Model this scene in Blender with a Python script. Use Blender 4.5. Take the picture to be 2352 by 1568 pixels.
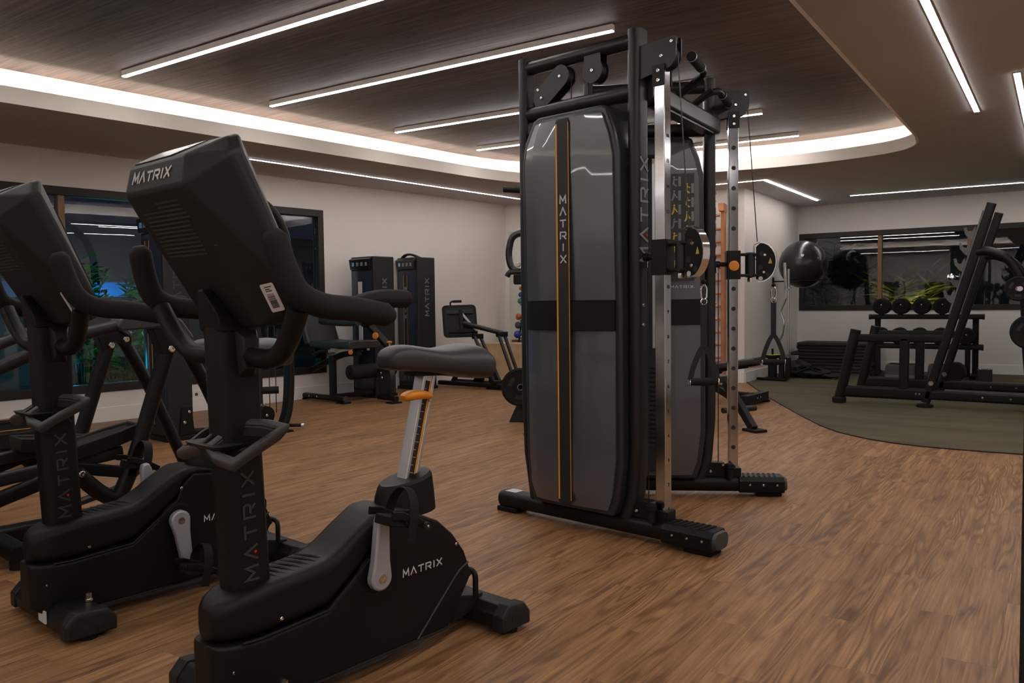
import bpy, bmesh, math, random
from mathutils import Vector, Matrix
random.seed(7)
S = bpy.context.scene
COL = S.collection
for o in list(bpy.data.objects):
    bpy.data.objects.remove(o, do_unlink=True)
R = math.radians
PI = math.pi

# ------------------------------------------------------------------ camera
cam_d = bpy.data.cameras.new('camera')
cam = bpy.data.objects.new('camera', cam_d)
COL.objects.link(cam)
cam_d.sensor_width = 36.0
cam_d.lens = 36.0 * 1870.0 / 2352.0
cam_d.clip_start = 0.05
cam_d.clip_end = 200
YAW, PITCH, ROLL = R(34.0), math.atan(91 / 1870.0), 0.0122
cam.location = (0, 0, 1.05)
cam.rotation_mode = 'QUATERNION'
cam.rotation_quaternion = (Matrix.Rotation(YAW, 4, 'Z') @ Matrix.Rotation(PI / 2 - PITCH, 4, 'X') @ Matrix.Rotation(-ROLL, 4, 'Z')).to_quaternion()
S.camera = cam

# ------------------------------------------------------------------ world: night
W = bpy.data.worlds.new('night_sky')
S.world = W
W.use_nodes = True
bg = W.node_tree.nodes['Background']
bg.inputs[0].default_value = (0.010, 0.016, 0.030, 1)
bg.inputs[1].default_value = 0.35

S.view_settings.view_transform = 'Standard'
S.view_settings.look = 'None'
S.view_settings.gamma = 1
S.view_settings.use_curve_mapping = False
S.view_settings.exposure = 0.85
S.cycles.max_bounces = 5
S.cycles.use_light_tree = False
S.cycles.diffuse_bounces = 3
S.cycles.glossy_bounces = 3
S.cycles.transmission_bounces = 3
S.cycles.transparent_max_bounces = 6
S.cycles.caustics_reflective = False
S.cycles.caustics_refractive = False
S.cycles.adaptive_threshold = 0.03
LED_POWER = 26.0        # radiance of the ceiling light profiles
COVE_POWER = 24.0       # radiance of the strip hidden in the ceiling cove
SOFFIT_Z, CEIL_Z = 2.42, 2.70
DOWN_POWER = 9.0

# ------------------------------------------------------------------ materials
MATS = {}
def mat(name, col, rough=0.5, metal=0.0, bump=0.0, bscale=200.0, var=0.0, vscale=3.0, spec=0.5, coat=0.0, emit=None, estr=0.0, sheen=0.0):
    if name in MATS:
        return MATS[name]
    m = bpy.data.materials.new(name)
    m.use_nodes = True
    nt = m.node_tree
    b = nt.nodes['Principled BSDF']
    b.inputs['Base Color'].default_value = (*col, 1)
    b.inputs['Roughness'].default_value = rough
    b.inputs['Metallic'].default_value = metal
    b.inputs['Specular IOR Level'].default_value = spec
    b.inputs['Coat Weight'].default_value = coat
    b.inputs['Sheen Weight'].default_value = sheen
    if emit:
        b.inputs['Emission Color'].default_value = (*emit, 1)
        b.inputs['Emission Strength'].default_value = estr
    if bump or var:
        tc = nt.nodes.new('ShaderNodeTexCoord')
    if bump:
        n = nt.nodes.new('ShaderNodeTexNoise')
        n.inputs['Scale'].default_value = bscale
        n.inputs['Detail'].default_value = 2
        nt.links.new(tc.outputs['Object'], n.inputs['Vector'])
        bp = nt.nodes.new('ShaderNodeBump')
        bp.inputs['Strength'].default_value = bump
        bp.inputs['Distance'].default_value = 0.002
        nt.links.new(n.outputs['Fac'], bp.inputs['Height'])
        nt.links.new(bp.outputs['Normal'], b.inputs['Normal'])
    if var:
        n2 = nt.nodes.new('ShaderNodeTexNoise')
        n2.inputs['Scale'].default_value = vscale
        n2.inputs['Detail'].default_value = 4
        nt.links.new(tc.outputs['Object'], n2.inputs['Vector'])
        r = nt.nodes.new('ShaderNodeValToRGB')
        r.color_ramp.elements[0].position = 0.3
        r.color_ramp.elements[1].position = 0.7
        r.color_ramp.elements[0].color = (*[c * (1 - var) for c in col], 1)
        r.color_ramp.elements[1].color = (*[min(1, c * (1 + var)) for c in col], 1)
        nt.links.new(n2.outputs['Fac'], r.inputs['Fac'])
        nt.links.new(r.outputs['Color'], b.inputs['Base Color'])
    MATS[name] = m
    return m

def emitter(name, col, strength):
    m = bpy.data.materials.new(name)
    m.use_nodes = True
    nt = m.node_tree
    for n in list(nt.nodes):
        nt.nodes.remove(n)
    e = nt.nodes.new('ShaderNodeEmission')
    e.inputs[0].default_value = (*col, 1)
    e.inputs[1].default_value = strength
    o = nt.nodes.new('ShaderNodeOutputMaterial')
    nt.links.new(e.outputs[0], o.inputs[0])
    MATS[name] = m
    return m

mat('steel_black', (0.008, 0.008, 0.0083), 0.42, 0.0, 0.1, 900, spec=0.22)
mat('steel_satin', (0.016, 0.016, 0.0172), 0.38, 0.0, 0.1, 900, spec=0.34)
mat('plastic_black', (0.0065, 0.0063, 0.0063), 0.44, 0.0, 0.2, 1300, spec=0.22)
mat('plastic_dark', (0.014, 0.014, 0.0145), 0.48, 0.0, 0.2, 1300, spec=0.30)
mat('plastic_grey', (0.042, 0.041, 0.041), 0.5, 0.0, 0.25, 1300)
mat('plastic_gloss', (0.012, 0.012, 0.014), 0.22)
mat('rubber_black', (0.009, 0.009, 0.009), 0.7, 0.0, 0.3, 400, spec=0.2)
mat('foam_grip', (0.014, 0.0135, 0.0135), 0.8, 0.0, 0.4, 700, spec=0.22)
mat('vinyl_black', (0.026, 0.025, 0.026), 0.42, 0.0, 0.35, 350)
mat('vinyl_saddle', (0.028, 0.027, 0.028), 0.45, 0.0, 0.35, 350)
mat('chrome', (0.78, 0.79, 0.80), 0.10, 1.0)
mat('chrome_brushed', (0.55, 0.56, 0.58), 0.13, 1.0, 0.03, 60)
mat('bolt_steel', (0.62, 0.58, 0.52), 0.25, 1.0)
mat('aluminium', (0.58, 0.59, 0.61), 0.34, 0.9)
mat('crank_silver', (0.40, 0.41, 0.45), 0.42, 0.35, 0.2, 900)
mat('orange_plastic', (0.72, 0.25, 0.012), 0.4)
mat('orange_line', (0.78, 0.33, 0.015), 0.45)
mat('yellow_line', (0.55, 0.42, 0.03), 0.45)
mat('print_white', (0.62, 0.62, 0.62), 0.5)
mat('print_grey', (0.20, 0.20, 0.21), 0.5)
mat('print_dim', (0.036, 0.036, 0.038), 0.45)
mat('print_blue', (0.16, 0.42, 0.75), 0.5)
mat('print_red', (0.55, 0.01, 0.012), 0.5)
mat('print_black', (0.01, 0.01, 0.01), 0.6)
mat('sticker_white', (0.60, 0.60, 0.62), 0.5)
mat('shroud_smoke', (0.060, 0.066, 0.080), 0.30, 0.0, 0.0, 30, spec=1.0, coat=0.6)
mat('shroud_dark', (0.030, 0.032, 0.038), 0.30, 0.2)
mat('shroud_blue', (0.035, 0.045, 0.075), 0.26, 0.45)
mat('placard', (0.014, 0.016, 0.018), 0.45)
mat('webbing', (0.012, 0.012, 0.013), 0.8, 0.0, 0.5, 500)
mat('cable', (0.02, 0.02, 0.02), 0.45)
mat('catch_grey', (0.11, 0.105, 0.105), 0.6)
mat('step_top', (0.055, 0.054, 0.056), 0.6, 0, 0.3, 400)
mat('iron', (0.016, 0.016, 0.017), 0.55, 0.2, 0.4, 300)
mat('mat_foam', (0.028, 0.028, 0.028), 0.6, 0.0, 0.4, 300, spec=0.3)
mat('step_grey', (0.13, 0.13, 0.135), 0.6)
mat('wall_bar_wood', (0.42, 0.15, 0.045), 0.45, 0.0, 0.1, 40, 0.2, 6)
mat('plywood', (0.56, 0.38, 0.21), 0.55, 0.0, 0.1, 60, 0.16, 5)
mat('wall_paint', (0.74, 0.69, 0.655), 0.75, 0.0, 0.08, 260, 0.015, 1.5, spec=0.3)
mat('soffit_paint', (0.54, 0.515, 0.515), 0.75, 0.0, 0.05, 200, 0.02, 1.0, spec=0.3)
mat('cove_paint', (0.78, 0.72, 0.66), 0.7)
mat('base_paint', (0.78, 0.75, 0.72), 0.5)
mat('frame_dark', (0.008, 0.006, 0.005), 0.55)
mat('frame_bronze', (0.20, 0.105, 0.042), 0.42, 0.2)
mat('black_trim', (0.004, 0.004, 0.004), 0.6)
mat('outlet_white', (0.7, 0.69, 0.67), 0.4)
mat('mirror_glass', (0.80, 0.84, 0.80), 0.015, 1.0)
mat('ball_rubber', (0.018, 0.017, 0.017), 0.26)
for nm, c in (('orange', (0.45, 0.09, 0.03)), ('blue', (0.03, 0.05, 0.30)), ('green', (0.01, 0.20, 0.16)), ('rust', (0.42, 0.075, 0.02)), ('grey', (0.05, 0.05, 0.05)), ('navy', (0.025, 0.04, 0.26))):
    mat('vinyl_' + nm, c, 0.25)
mat('lime', (0.42, 0.55, 0.01), 0.5)
emitter('led', (1.0, 0.955, 0.92), LED_POWER)
emitter('led_cove', (1.0, 0.94, 0.86), COVE_POWER)

def glass_mat():
    m = bpy.data.materials.new('window_glass')
    m.use_nodes = True
    nt = m.node_tree
    for n in list(nt.nodes):
        nt.nodes.remove(n)
    out = nt.nodes.new('ShaderNodeOutputMaterial')
    mix = nt.nodes.new('ShaderNodeMixShader')
    tr = nt.nodes.new('ShaderNodeBsdfTransparent')
    tr.inputs[0].default_value = (0.80, 0.86, 0.90, 1)
    gl = nt.nodes.new('ShaderNodeBsdfGlossy')
    gl.inputs['Color'].default_value = (0.95, 0.97, 1.0, 1)
    gl.inputs['Roughness'].default_value = 0.006
    fr = nt.nodes.new('ShaderNodeFresnel')
    fr.inputs[0].default_value = 1.55
    tc = nt.nodes.new('ShaderNodeTexCoord')
    ns = nt.nodes.new('ShaderNodeTexNoise')
    ns.inputs['Scale'].default_value = 1.1
    bp = nt.nodes.new('ShaderNodeBump')
    bp.inputs['Strength'].default_value = 0.03
    bp.inputs['Distance'].default_value = 0.012
    nt.links.new(tc.outputs['Object'], ns.inputs[0])
    nt.links.new(ns.outputs['Fac'], bp.inputs['Height'])
    nt.links.new(bp.outputs[0], gl.inputs['Normal'])
    nt.links.new(fr.outputs[0], mix.inputs[0])
    nt.links.new(tr.outputs[0], mix.inputs[1])
    nt.links.new(gl.outputs[0], mix.inputs[2])
    nt.links.new(mix.outputs[0], out.inputs[0])
    MATS['window_glass'] = m
glass_mat()

PLANK_W, PLANK_L = 0.135, 0.95
def wood_floor_mat():
    m = bpy.data.materials.new('vinyl_plank_wood')
    m.use_nodes = True
    nt = m.node_tree
    L = nt.links
    b = nt.nodes['Principled BSDF']
    def N(t, **kw):
        n = nt.nodes.new(t)
        for k, v in kw.items():
            setattr(n, k, v)
        return n
    def M(op, a, c=None, d=None):
        n = N('ShaderNodeMath', operation=op)
        for i, v in enumerate((a, c, d)):
            if v is None:
                continue
            if isinstance(v, (int, float)):
                n.inputs[i].default_value = v
            else:
                L.new(v, n.inputs[i])
        return n.outputs[0]
    g = N('ShaderNodeNewGeometry')
    sp = N('ShaderNodeSeparateXYZ')
    L.new(g.outputs['Position'], sp.inputs[0])
    x, y = sp.outputs[0], sp.outputs[1]
    row = M('FLOOR', M('DIVIDE', x, PLANK_W))
    off = M('MULTIPLY', M('FRACT', M('MULTIPLY', row, 0.381966)), PLANK_L)
    colm = M('FLOOR', M('DIVIDE', M('ADD', y, off), PLANK_L))
    cx = N('ShaderNodeCombineXYZ')
    L.new(row, cx.inputs[0]); L.new(colm, cx.inputs[1])
    wn = N('ShaderNodeTexWhiteNoise', noise_dimensions='2D')
    L.new(cx.outputs[0], wn.inputs['Vector'])
    rid = wn.outputs['Value']
    ly = M('SUBTRACT', M('ADD', y, off), M('MULTIPLY', colm, PLANK_L))
    lx = M('SUBTRACT', x, M('MULTIPLY', row, PLANK_W))
    # four different prints, each repeated on many planks
    pr = M('FLOOR', M('MULTIPLY', rid, 5.0))
    v1 = N('ShaderNodeCombineXYZ')
    L.new(M('MULTIPLY', lx, 11.0), v1.inputs[0])
    L.new(M('MULTIPLY', ly, 0.75), v1.inputs[1])
    L.new(M('MULTIPLY', pr, 17.3), v1.inputs[2])
    n1 = N('ShaderNodeTexNoise')
    n1.inputs['Scale'].default_value = 0.8
    n1.inputs['Detail'].default_value = 1.5
    n1.inputs['Distortion'].default_value = 0.15
    L.new(v1.outputs[0], n1.inputs['Vector'])
    # where the rings show up at all
    n3 = N('ShaderNodeTexNoise')
    n3.inputs['Scale'].default_value = 1.0
    v3 = N('ShaderNodeCombineXYZ')
    L.new(M('MULTIPLY', lx, 7.0), v3.inputs[0]); L.new(M('MULTIPLY', ly, 1.6), v3.inputs[1]); L.new(M('MULTIPLY_ADD', pr, 5.1, 40.0), v3.inputs[2])
    L.new(v3.outputs[0], n3.inputs['Vector'])
    mask = N('ShaderNodeMapRange')
    mask.inputs['From Min'].default_value = 0.40
    mask.inputs['From Max'].default_value = 0.56
    L.new(n3.outputs['Fac'], mask.inputs['Value'])
    # fine fibre
    v2 = N('ShaderNodeCombineXYZ')
    L.new(M('MULTIPLY', x, 150.0), v2.inputs[0]); L.new(M('MULTIPLY', y, 5.0), v2.inputs[1]); L.new(M('MULTIPLY', rid, 30.0), v2.inputs[2])
    n2 = N('ShaderNodeTexNoise')
    n2.inputs['Scale'].default_value = 1.0
    n2.inputs['Detail'].default_value = 3
    L.new(v2.outputs[0], n2.inputs['Vector'])
    rings = M('SINE', M('ADD', M('MULTIPLY', n1.outputs['Fac'], 150.0), M('MULTIPLY', n2.outputs['Fac'], 2.6)))
    rings = M('POWER', M('MULTIPLY_ADD', rings, 0.5, 0.5), 1.6)
    ringm = M('MULTIPLY', rings, mask.outputs[0])
    # broad tone and dark knots
    v4 = N('ShaderNodeCombineXYZ')
    L.new(M('MULTIPLY', lx, 13.0), v4.inputs[0]); L.new(M('MULTIPLY', ly, 3.0), v4.inputs[1]); L.new(M('MULTIPLY_ADD', rid, 50.0, 9.0), v4.inputs[2])
    n4 = N('ShaderNodeTexNoise')
    n4.inputs['Scale'].default_value = 1.0
    n4.inputs['Detail'].default_value = 2
    L.new(v4.outputs[0], n4.inputs['Vector'])
    knot = N('ShaderNodeMapRange')
    knot.inputs['From Min'].default_value = 0.58
    knot.inputs['From Max'].default_value = 0.74
    L.new(n4.outputs['Fac'], knot.inputs['Value'])
    tone = M('MULTIPLY_ADD', rid, 0.20, 0.90)
    v5 = N('ShaderNodeCombineXYZ')
    L.new(M('MULTIPLY', x, 42.0), v5.inputs[0]); L.new(M('MULTIPLY', y, 1.8), v5.inputs[1]); L.new(M('MULTIPLY', rid, 80.0), v5.inputs[2])
    n5 = N('ShaderNodeTexNoise')
    n5.inputs['Scale'].default_value = 1.0
    n5.inputs['Detail'].default_value = 3
    L.new(v5.outputs[0], n5.inputs['Vector'])
    fib = N('ShaderNodeMapRange')
    fib.inputs['From Min'].default_value = 0.32
    fib.inputs['From Max'].default_value = 0.66
    L.new(M('ADD', M('MULTIPLY', n2.outputs['Fac'], 0.45), M('MULTIPLY', n5.outputs['Fac'], 0.55)), fib.inputs['Value'])
    base = N('ShaderNodeMix', data_type='RGBA')
    L.new(fib.outputs[0], base.inputs[0])
    base.inputs[6].default_value = (0.165, 0.076, 0.031, 1)
    base.inputs[7].default_value = (0.400, 0.212, 0.096, 1)
    mx = N('ShaderNodeMix', data_type='RGBA')
    L.new(M('MULTIPLY', ringm, 0.66), mx.inputs[0])
    L.new(base.outputs[2], mx.inputs[6])
    mx.inputs[7].default_value = (0.105, 0.048, 0.022, 1)
    mk = N('ShaderNodeMix', data_type='RGBA')
    L.new(M('MULTIPLY', knot.outputs[0], 0.6), mk.inputs[0])
    L.new(mx.outputs[2], mk.inputs[6])
    mk.inputs[7].default_value = (0.075, 0.035, 0.018, 1)
    vm = N('ShaderNodeVectorMath', operation='SCALE')
    L.new(mk.outputs[2], vm.inputs[0]); L.new(tone, vm.inputs['Scale'])
    L.new(vm.outputs[0], b.inputs['Base Color'])
    b.inputs['Roughness'].default_value = 0.46
    b.inputs['Specular IOR Level'].default_value = 0.22
    bp = N('ShaderNodeBump')
    bp.inputs['Strength'].default_value = 0.15
    bp.inputs['Distance'].default_value = 0.001
    L.new(n2.outputs['Fac'], bp.inputs['Height'])
    L.new(bp.outputs[0], b.inputs['Normal'])
    MATS['floor_wood'] = m
wood_floor_mat()

def dark_ceiling_mat():
    m = bpy.data.materials.new('ceiling_dark_veneer')
    m.use_nodes = True
    nt = m.node_tree
    b = nt.nodes['Principled BSDF']
    g = nt.nodes.new('ShaderNodeNewGeometry')
    mp = nt.nodes.new('ShaderNodeMapping')
    mp.inputs['Scale'].default_value = (2.2, 60.0, 1.0)
    mp.inputs['Rotation'].default_value = (0, 0, R(-8))
    nt.links.new(g.outputs['Position'], mp.inputs[0])
    n = nt.nodes.new('ShaderNodeTexNoise')
    n.inputs['Scale'].default_value = 1.0
    n.inputs['Detail'].default_value = 4
    nt.links.new(mp.outputs[0], n.inputs[0])
    mp2 = nt.nodes.new('ShaderNodeMapping')
    mp2.inputs['Scale'].default_value = (0.35, 2.4, 1.0)
    nt.links.new(g.outputs['Position'], mp2.inputs[0])
    n2 = nt.nodes.new('ShaderNodeTexNoise')
    n2.inputs['Scale'].default_value = 1.0
    n2.inputs['Detail'].default_value = 2
    nt.links.new(mp2.outputs[0], n2.inputs[0])
    ad = nt.nodes.new('ShaderNodeMath')
    ad.operation = 'MULTIPLY_ADD'
    ad.inputs[1].default_value = 0.5
    nt.links.new(n2.outputs['Fac'], ad.inputs[0])
    nt.links.new(n.outputs['Fac'], ad.inputs[2])
    r = nt.nodes.new('ShaderNodeValToRGB')
    r.color_ramp.elements[0].position = 0.45
    r.color_ramp.elements[1].position = 1.05
    r.color_ramp.elements[0].color = (0.032, 0.022, 0.019, 1)
    r.color_ramp.elements[1].color = (0.140, 0.103, 0.090, 1)
    nt.links.new(ad.outputs[0], r.inputs[0])
    nt.links.new(r.outputs[0], b.inputs['Base Color'])
    b.inputs['Roughness'].default_value = 0.6
    b.inputs['Specular IOR Level'].default_value = 0.15
    MATS['ceiling_dark'] = m
dark_ceiling_mat()

def turf_mat():
    m = bpy.data.materials.new('olive_sports_carpet')
    m.use_nodes = True
    nt = m.node_tree
    b = nt.nodes['Principled BSDF']
    g = nt.nodes.new('ShaderNodeNewGeometry')
    n = nt.nodes.new('ShaderNodeTexNoise')
    n.inputs['Scale'].default_value = 120
    n.inputs['Detail'].default_value = 3
    nt.links.new(g.outputs['Position'], n.inputs[0])
    mp = nt.nodes.new('ShaderNodeMapping')
    mp.inputs['Scale'].default_value = (0.8, 3.5, 1)
    nt.links.new(g.outputs['Position'], mp.inputs[0])
    n2 = nt.nodes.new('ShaderNodeTexNoise')
    n2.inputs['Scale'].default_value = 1.2
    n2.inputs['Detail'].default_value = 4
    nt.links.new(mp.outputs[0], n2.inputs[0])
    ad = nt.nodes.new('ShaderNodeMath')
    ad.operation = 'ADD'
    nt.links.new(n.outputs['Fac'], ad.inputs[0])
    nt.links.new(n2.outputs['Fac'], ad.inputs[1])
    r = nt.nodes.new('ShaderNodeValToRGB')
    r.color_ramp.elements[0].position = 0.6
    r.color_ramp.elements[1].position = 1.4
    mr = nt.nodes.new('ShaderNodeMapRange')
    mr.inputs['From Min'].default_value = 0.6
    mr.inputs['From Max'].default_value = 1.4
    nt.links.new(ad.outputs[0], mr.inputs[0])
    r.color_ramp.elements[0].position = 0.0
    r.color_ramp.elements[1].position = 1.0
    r.color_ramp.elements[0].color = (0.055, 0.046, 0.027, 1)
    r.color_ramp.elements[1].color = (0.130, 0.110, 0.067, 1)
    nt.links.new(mr.outputs[0], r.inputs[0])
    nt.links.new(r.outputs[0], b.inputs['Base Color'])
    b.inputs['Roughness'].default_value = 0.9
    b.inputs['Specular IOR Level'].default_value = 0.2
    bp = nt.nodes.new('ShaderNodeBump')
    bp.inputs['Strength'].default_value = 0.5
    bp.inputs['Distance'].default_value = 0.004
    nt.links.new(n.outputs['Fac'], bp.inputs['Height'])
    nt.links.new(bp.outputs[0], b.inputs['Normal'])
    MATS['turf'] = m
turf_mat()

# ------------------------------------------------------------------ mesh helpers
def V(*a):
    return Vector(a)

class MB:
    """collects shapes and links them as ONE mesh object"""
    def __init__(s):
        s.v = []
        s.f = []
    def add(s, vs, fs):
        n = len(s.v)
        s.v += [tuple(v) for v in vs]
        s.f += [tuple(i + n for i in f) for f in fs]
        return s
    def box(s, c, d, rz=0.0, mtx=None):
        x, y, z = d[0] / 2, d[1] / 2, d[2] / 2
        vs = [Vector((i * x, j * y, k * z)) for k in (-1, 1) for j in (-1, 1) for i in (-1, 1)]
        m = mtx if mtx is not None else Matrix.Rotation(rz, 3, 'Z')
        vs = [m @ v + Vector(c) for v in vs]
        return s.add(vs, [(0, 2, 3, 1), (4, 5, 7, 6), (0, 1, 5, 4), (2, 6, 7, 3), (0, 4, 6, 2), (1, 3, 7, 5)])
    def b2(s, lo, hi):
        return s.box([(a + b) / 2 for a, b in zip(lo, hi)], [abs(b - a) for a, b in zip(lo, hi)])
    def rings(s, rings, cap=True, closed=False):
        n = len(rings[0])
        vs = [p for r in rings for p in r]
        fs = []
        m = len(rings)
        for i in range(m if closed else m - 1):
            a, b = i * n, ((i + 1) % m) * n
            for j in range(n):
                k = (j + 1) % n
                fs.append((a + j, a + k, b + k, b + j))
        if cap and not closed:
            fs.append(tuple(range(n - 1, -1, -1)))
            fs.append(tuple((m - 1) * n + i for i in range(n)))
        return s.add(vs, fs)
    def sweep(s, pts, prof, up=(0, 0, 1), cap=True, closed=False, scales=None):
        """prof: 2-D points (side, up) swept along pts; frame kept against 'up'"""
        pts = [Vector(p) for p in pts]
        n = len(pts)
        upv = Vector(up)
        rings = []
        for i, p in enumerate(pts):
            if closed:
                t = (pts[(i + 1) % n] - pts[i - 1])
            elif i == 0:
                t = pts[1] - pts[0]
            elif i == n - 1:
                t = pts[-1] - pts[-2]
            else:
                t = (pts[i + 1] - p).normalized() + (p - pts[i - 1]).normalized()
            t = t.normalized()
            side = t.cross(upv)
            if side.length < 1e-4:
                side = t.cross(Vector((1, 0.01, 0)))
            side.normalize()
            u2 = side.cross(t).normalized()
            k = 1.0
            if 0 < i < n - 1 and not closed:
                c = max(0.35, (pts[i + 1] - p).normalized().dot(t))
                k = 1.0 / c
            sc = scales[i] if scales else 1.0
            # widen along the bend plane only
            bend = Vector((0, 0, 0))
            if 0 < i < n - 1 and not closed:
                bend = ((pts[i + 1] - p).normalized() - (p - pts[i - 1]).normalized())
            ring = []
            for a, b in prof:
                o = (side * a + u2 * b) * sc
                if bend.length > 1e-4 and k > 1.001:
                    bn = bend.normalized()
                    o = o + bn * (o.dot(bn) * (k - 1))
                ring.append(p + o)
            rings.append(ring)
        return s.rings(rings, cap, closed)
    def tube(s, pts, r, seg=12, up=(0, 0, 1), cap=True, closed=False, scales=None):
        """round tube; the ring frame is carried along the path so it never twists"""
        pts = [Vector(p) for p in pts]
        n = len(pts)
        tang = []
        for i in range(n):
            if closed:
                t = pts[(i + 1) % n] - pts[i - 1]
            elif i == 0:
                t = pts[1] - pts[0]
            elif i == n - 1:
                t = pts[-1] - pts[-2]
            else:
                t = (pts[i + 1] - pts[i]).normalized() + (pts[i] - pts[i - 1]).normalized()
            tang.append(t.normalized() if t.length > 1e-9 else tang[-1])
        a = tang[0].orthogonal().normalized()
        rings = []
        for i in range(n):
            a = a - tang[i] * a.dot(tang[i])
            a.normalize()
            b = tang[i].cross(a)
            k = r * (scales[i] if scales else 1.0)
            rings.append([pts[i] + a * (k * math.cos(2 * PI * j / seg)) + b * (k * math.sin(2 * PI * j / seg)) for j in range(seg)])
        return s.rings(rings, cap, closed)
    def bar(s, p0, p1, w, h, up=(0, 0, 1), rad=0.0):
        return s.sweep([p0, p1], rrect(w, h, rad), up)
    def cyl(s, p0, p1, r0, r1=None, seg=20):
        r1 = r0 if r1 is None else r1
        prof = [(math.cos(2 * PI * i / seg), math.sin(2 * PI * i / seg)) for i in range(seg)]
        up = (0, 0, 1) if abs((Vector(p1) - Vector(p0)).normalized().z) < 0.9 else (0, 1, 0)
        return s.sweep([p0, p1], prof, up, scales=[r0, r1])
    def lathe(s, c, prof, axis=(0, 0, 1), seg=20):
        """prof: (radius, height along axis)"""
        ax = Vector(axis).normalized()
        a = ax.orthogonal().normalized()
        b = ax.cross(a)
        c = Vector(c)
        rings = [[c + ax * h + (a * math.cos(2 * PI * i / seg) + b * math.sin(2 * PI * i / seg)) * max(r, 1e-4) for i in range(seg)] for r, h in prof]
        return s.rings(rings)
    def sphere(s, c, r, seg=16, rg=10, sc=(1, 1, 1), mtx=None):
        rings = []
        for i in range(rg + 1):
            t = PI * i / rg
            q = []
            for j in range(seg):
                a = 2 * PI * j / seg
                v = Vector((math.sin(t) * math.cos(a) * sc[0], math.sin(t) * math.sin(a) * sc[1], -math.cos(t) * sc[2])) * r
                if i in (0, rg):
                    v += Vector((math.cos(a), math.sin(a), 0)) * 1e-5
                if mtx is not None:
                    v = mtx @ v
                q.append(v + Vector(c))
            rings.append(q)
        return s.rings(rings)
    def prism(s, poly, o, ua, va, wa, t0, t1):
        """2-D polygon in (ua, va) from origin o, extruded along wa from t0 to t1"""
        o, ua, va, wa = Vector(o), Vector(ua), Vector(va), Vector(wa)
        r0 = [o + ua * a + va * b + wa * t0 for a, b in poly]
        r1 = [o + ua * a + va * b + wa * t1 for a, b in poly]
        return s.rings([r0, r1])
    def hull(s, pts):
        bm = bmesh.new()
        for p in pts:
            bm.verts.new(p)
        r = bmesh.ops.convex_hull(bm, input=bm.verts)
        bmesh.ops.dissolve_limit(bm, angle_limit=R(2), verts=bm.verts, edges=bm.edges)
        bm.verts.index_update()
        used = [v for v in bm.verts if v.link_faces]
        idx = {v: i for i, v in enumerate(used)}
        s.add([v.co.copy() for v in used], [[idx[v] for v in f.verts] for f in bm.faces])
        bm.free()
        return s
    def mesh(s, name, sharp=32):
        me = bpy.data.meshes.new(name)
        me.from_pydata(s.v, [], s.f)
        bm = bmesh.new()
        bm.from_mesh(me)
        bmesh.ops.recalc_face_normals(bm, faces=bm.faces)
        bm.to_mesh(me)
        bm.free()
        me.polygons.foreach_set('use_smooth', [True] * len(me.polygons))
        me.set_sharp_from_angle(angle=R(sharp))
        return me
    def build(s, name, material, parent=None, bevel=0.0, seg=2, sharp=32, sub=0, label=None, bang=40):
        me = s.mesh(name, sharp)
        me.materials.append(MATS[material] if isinstance(material, str) else material)
        o = bpy.data.objects.new(name, me)
        COL.objects.link(o)
        o.parent = parent
        if bevel:
            m = o.modifiers.new('edge', 'BEVEL')
            m.width = bevel
            m.segments = seg
            m.limit_method = 'ANGLE'
            m.angle_limit = R(bang)
            m.harden_normals = True
        if not sub:
            m = o.modifiers.new('flat', 'WEIGHTED_NORMAL')
            m.keep_sharp = True
        if sub:
            m = o.modifiers.new('round', 'SUBSURF')
            m.levels = sub
            m.render_levels = sub
        if label:
            o['label'] = label
        return o

def rrect(w, h, r=0.0, n=3):
    w, h = w / 2, h / 2
    r = min(r, w * 0.999, h * 0.999)
    if r <= 0:
        return [(-w, -h), (w, -h), (w, h), (-w, h)]
    out = []
    for cx, cy, a0 in ((w - r, h - r, 0), (-w + r, h - r, 90), (-w + r, -h + r, 180), (w - r, -h + r, 270)):
        for i in range(n + 1):
            a = R(a0 + 90 * i / n)
            out.append((cx + r * math.cos(a), cy + r * math.sin(a)))
    return out

def smooth_path(pts, n=6):
    """Catmull-Rom through pts"""
    P = [Vector(p) for p in pts]
    P = [P[0] * 2 - P[1]] + P + [P[-1] * 2 - P[-2]]
    out = []
    for i in range(1, len(P) - 2):
        for k in range(n):
            t = k / n
            a, b, c, d = P[i - 1], P[i], P[i + 1], P[i + 2]
            out.append(0.5 * ((2 * b) + (c - a) * t + (2 * a - 5 * b + 4 * c - d) * t * t + (3 * b - a - 3 * c + d) * t ** 3))
    out.append(P[-2])
    return out

def fillet(pts, r, n=5):
    """polyline with rounded corners"""
    P = [Vector(p) for p in pts]
    out = [P[0]]
    for i in range(1, len(P) - 1):
        a, b, c = P[i - 1], P[i], P[i + 1]
        d1, d2 = (a - b), (c - b)
        rr = min(r, d1.length * 0.49, d2.length * 0.49)
        p0, p1 = b + d1.normalized() * rr, b + d2.normalized() * rr
        for k in range(n + 1):
            t = k / n
            out.append(p0 * (1 - t) ** 2 + b * 2 * t * (1 - t) + p1 * t * t)
    out.append(P[-1])
    return out

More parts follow.
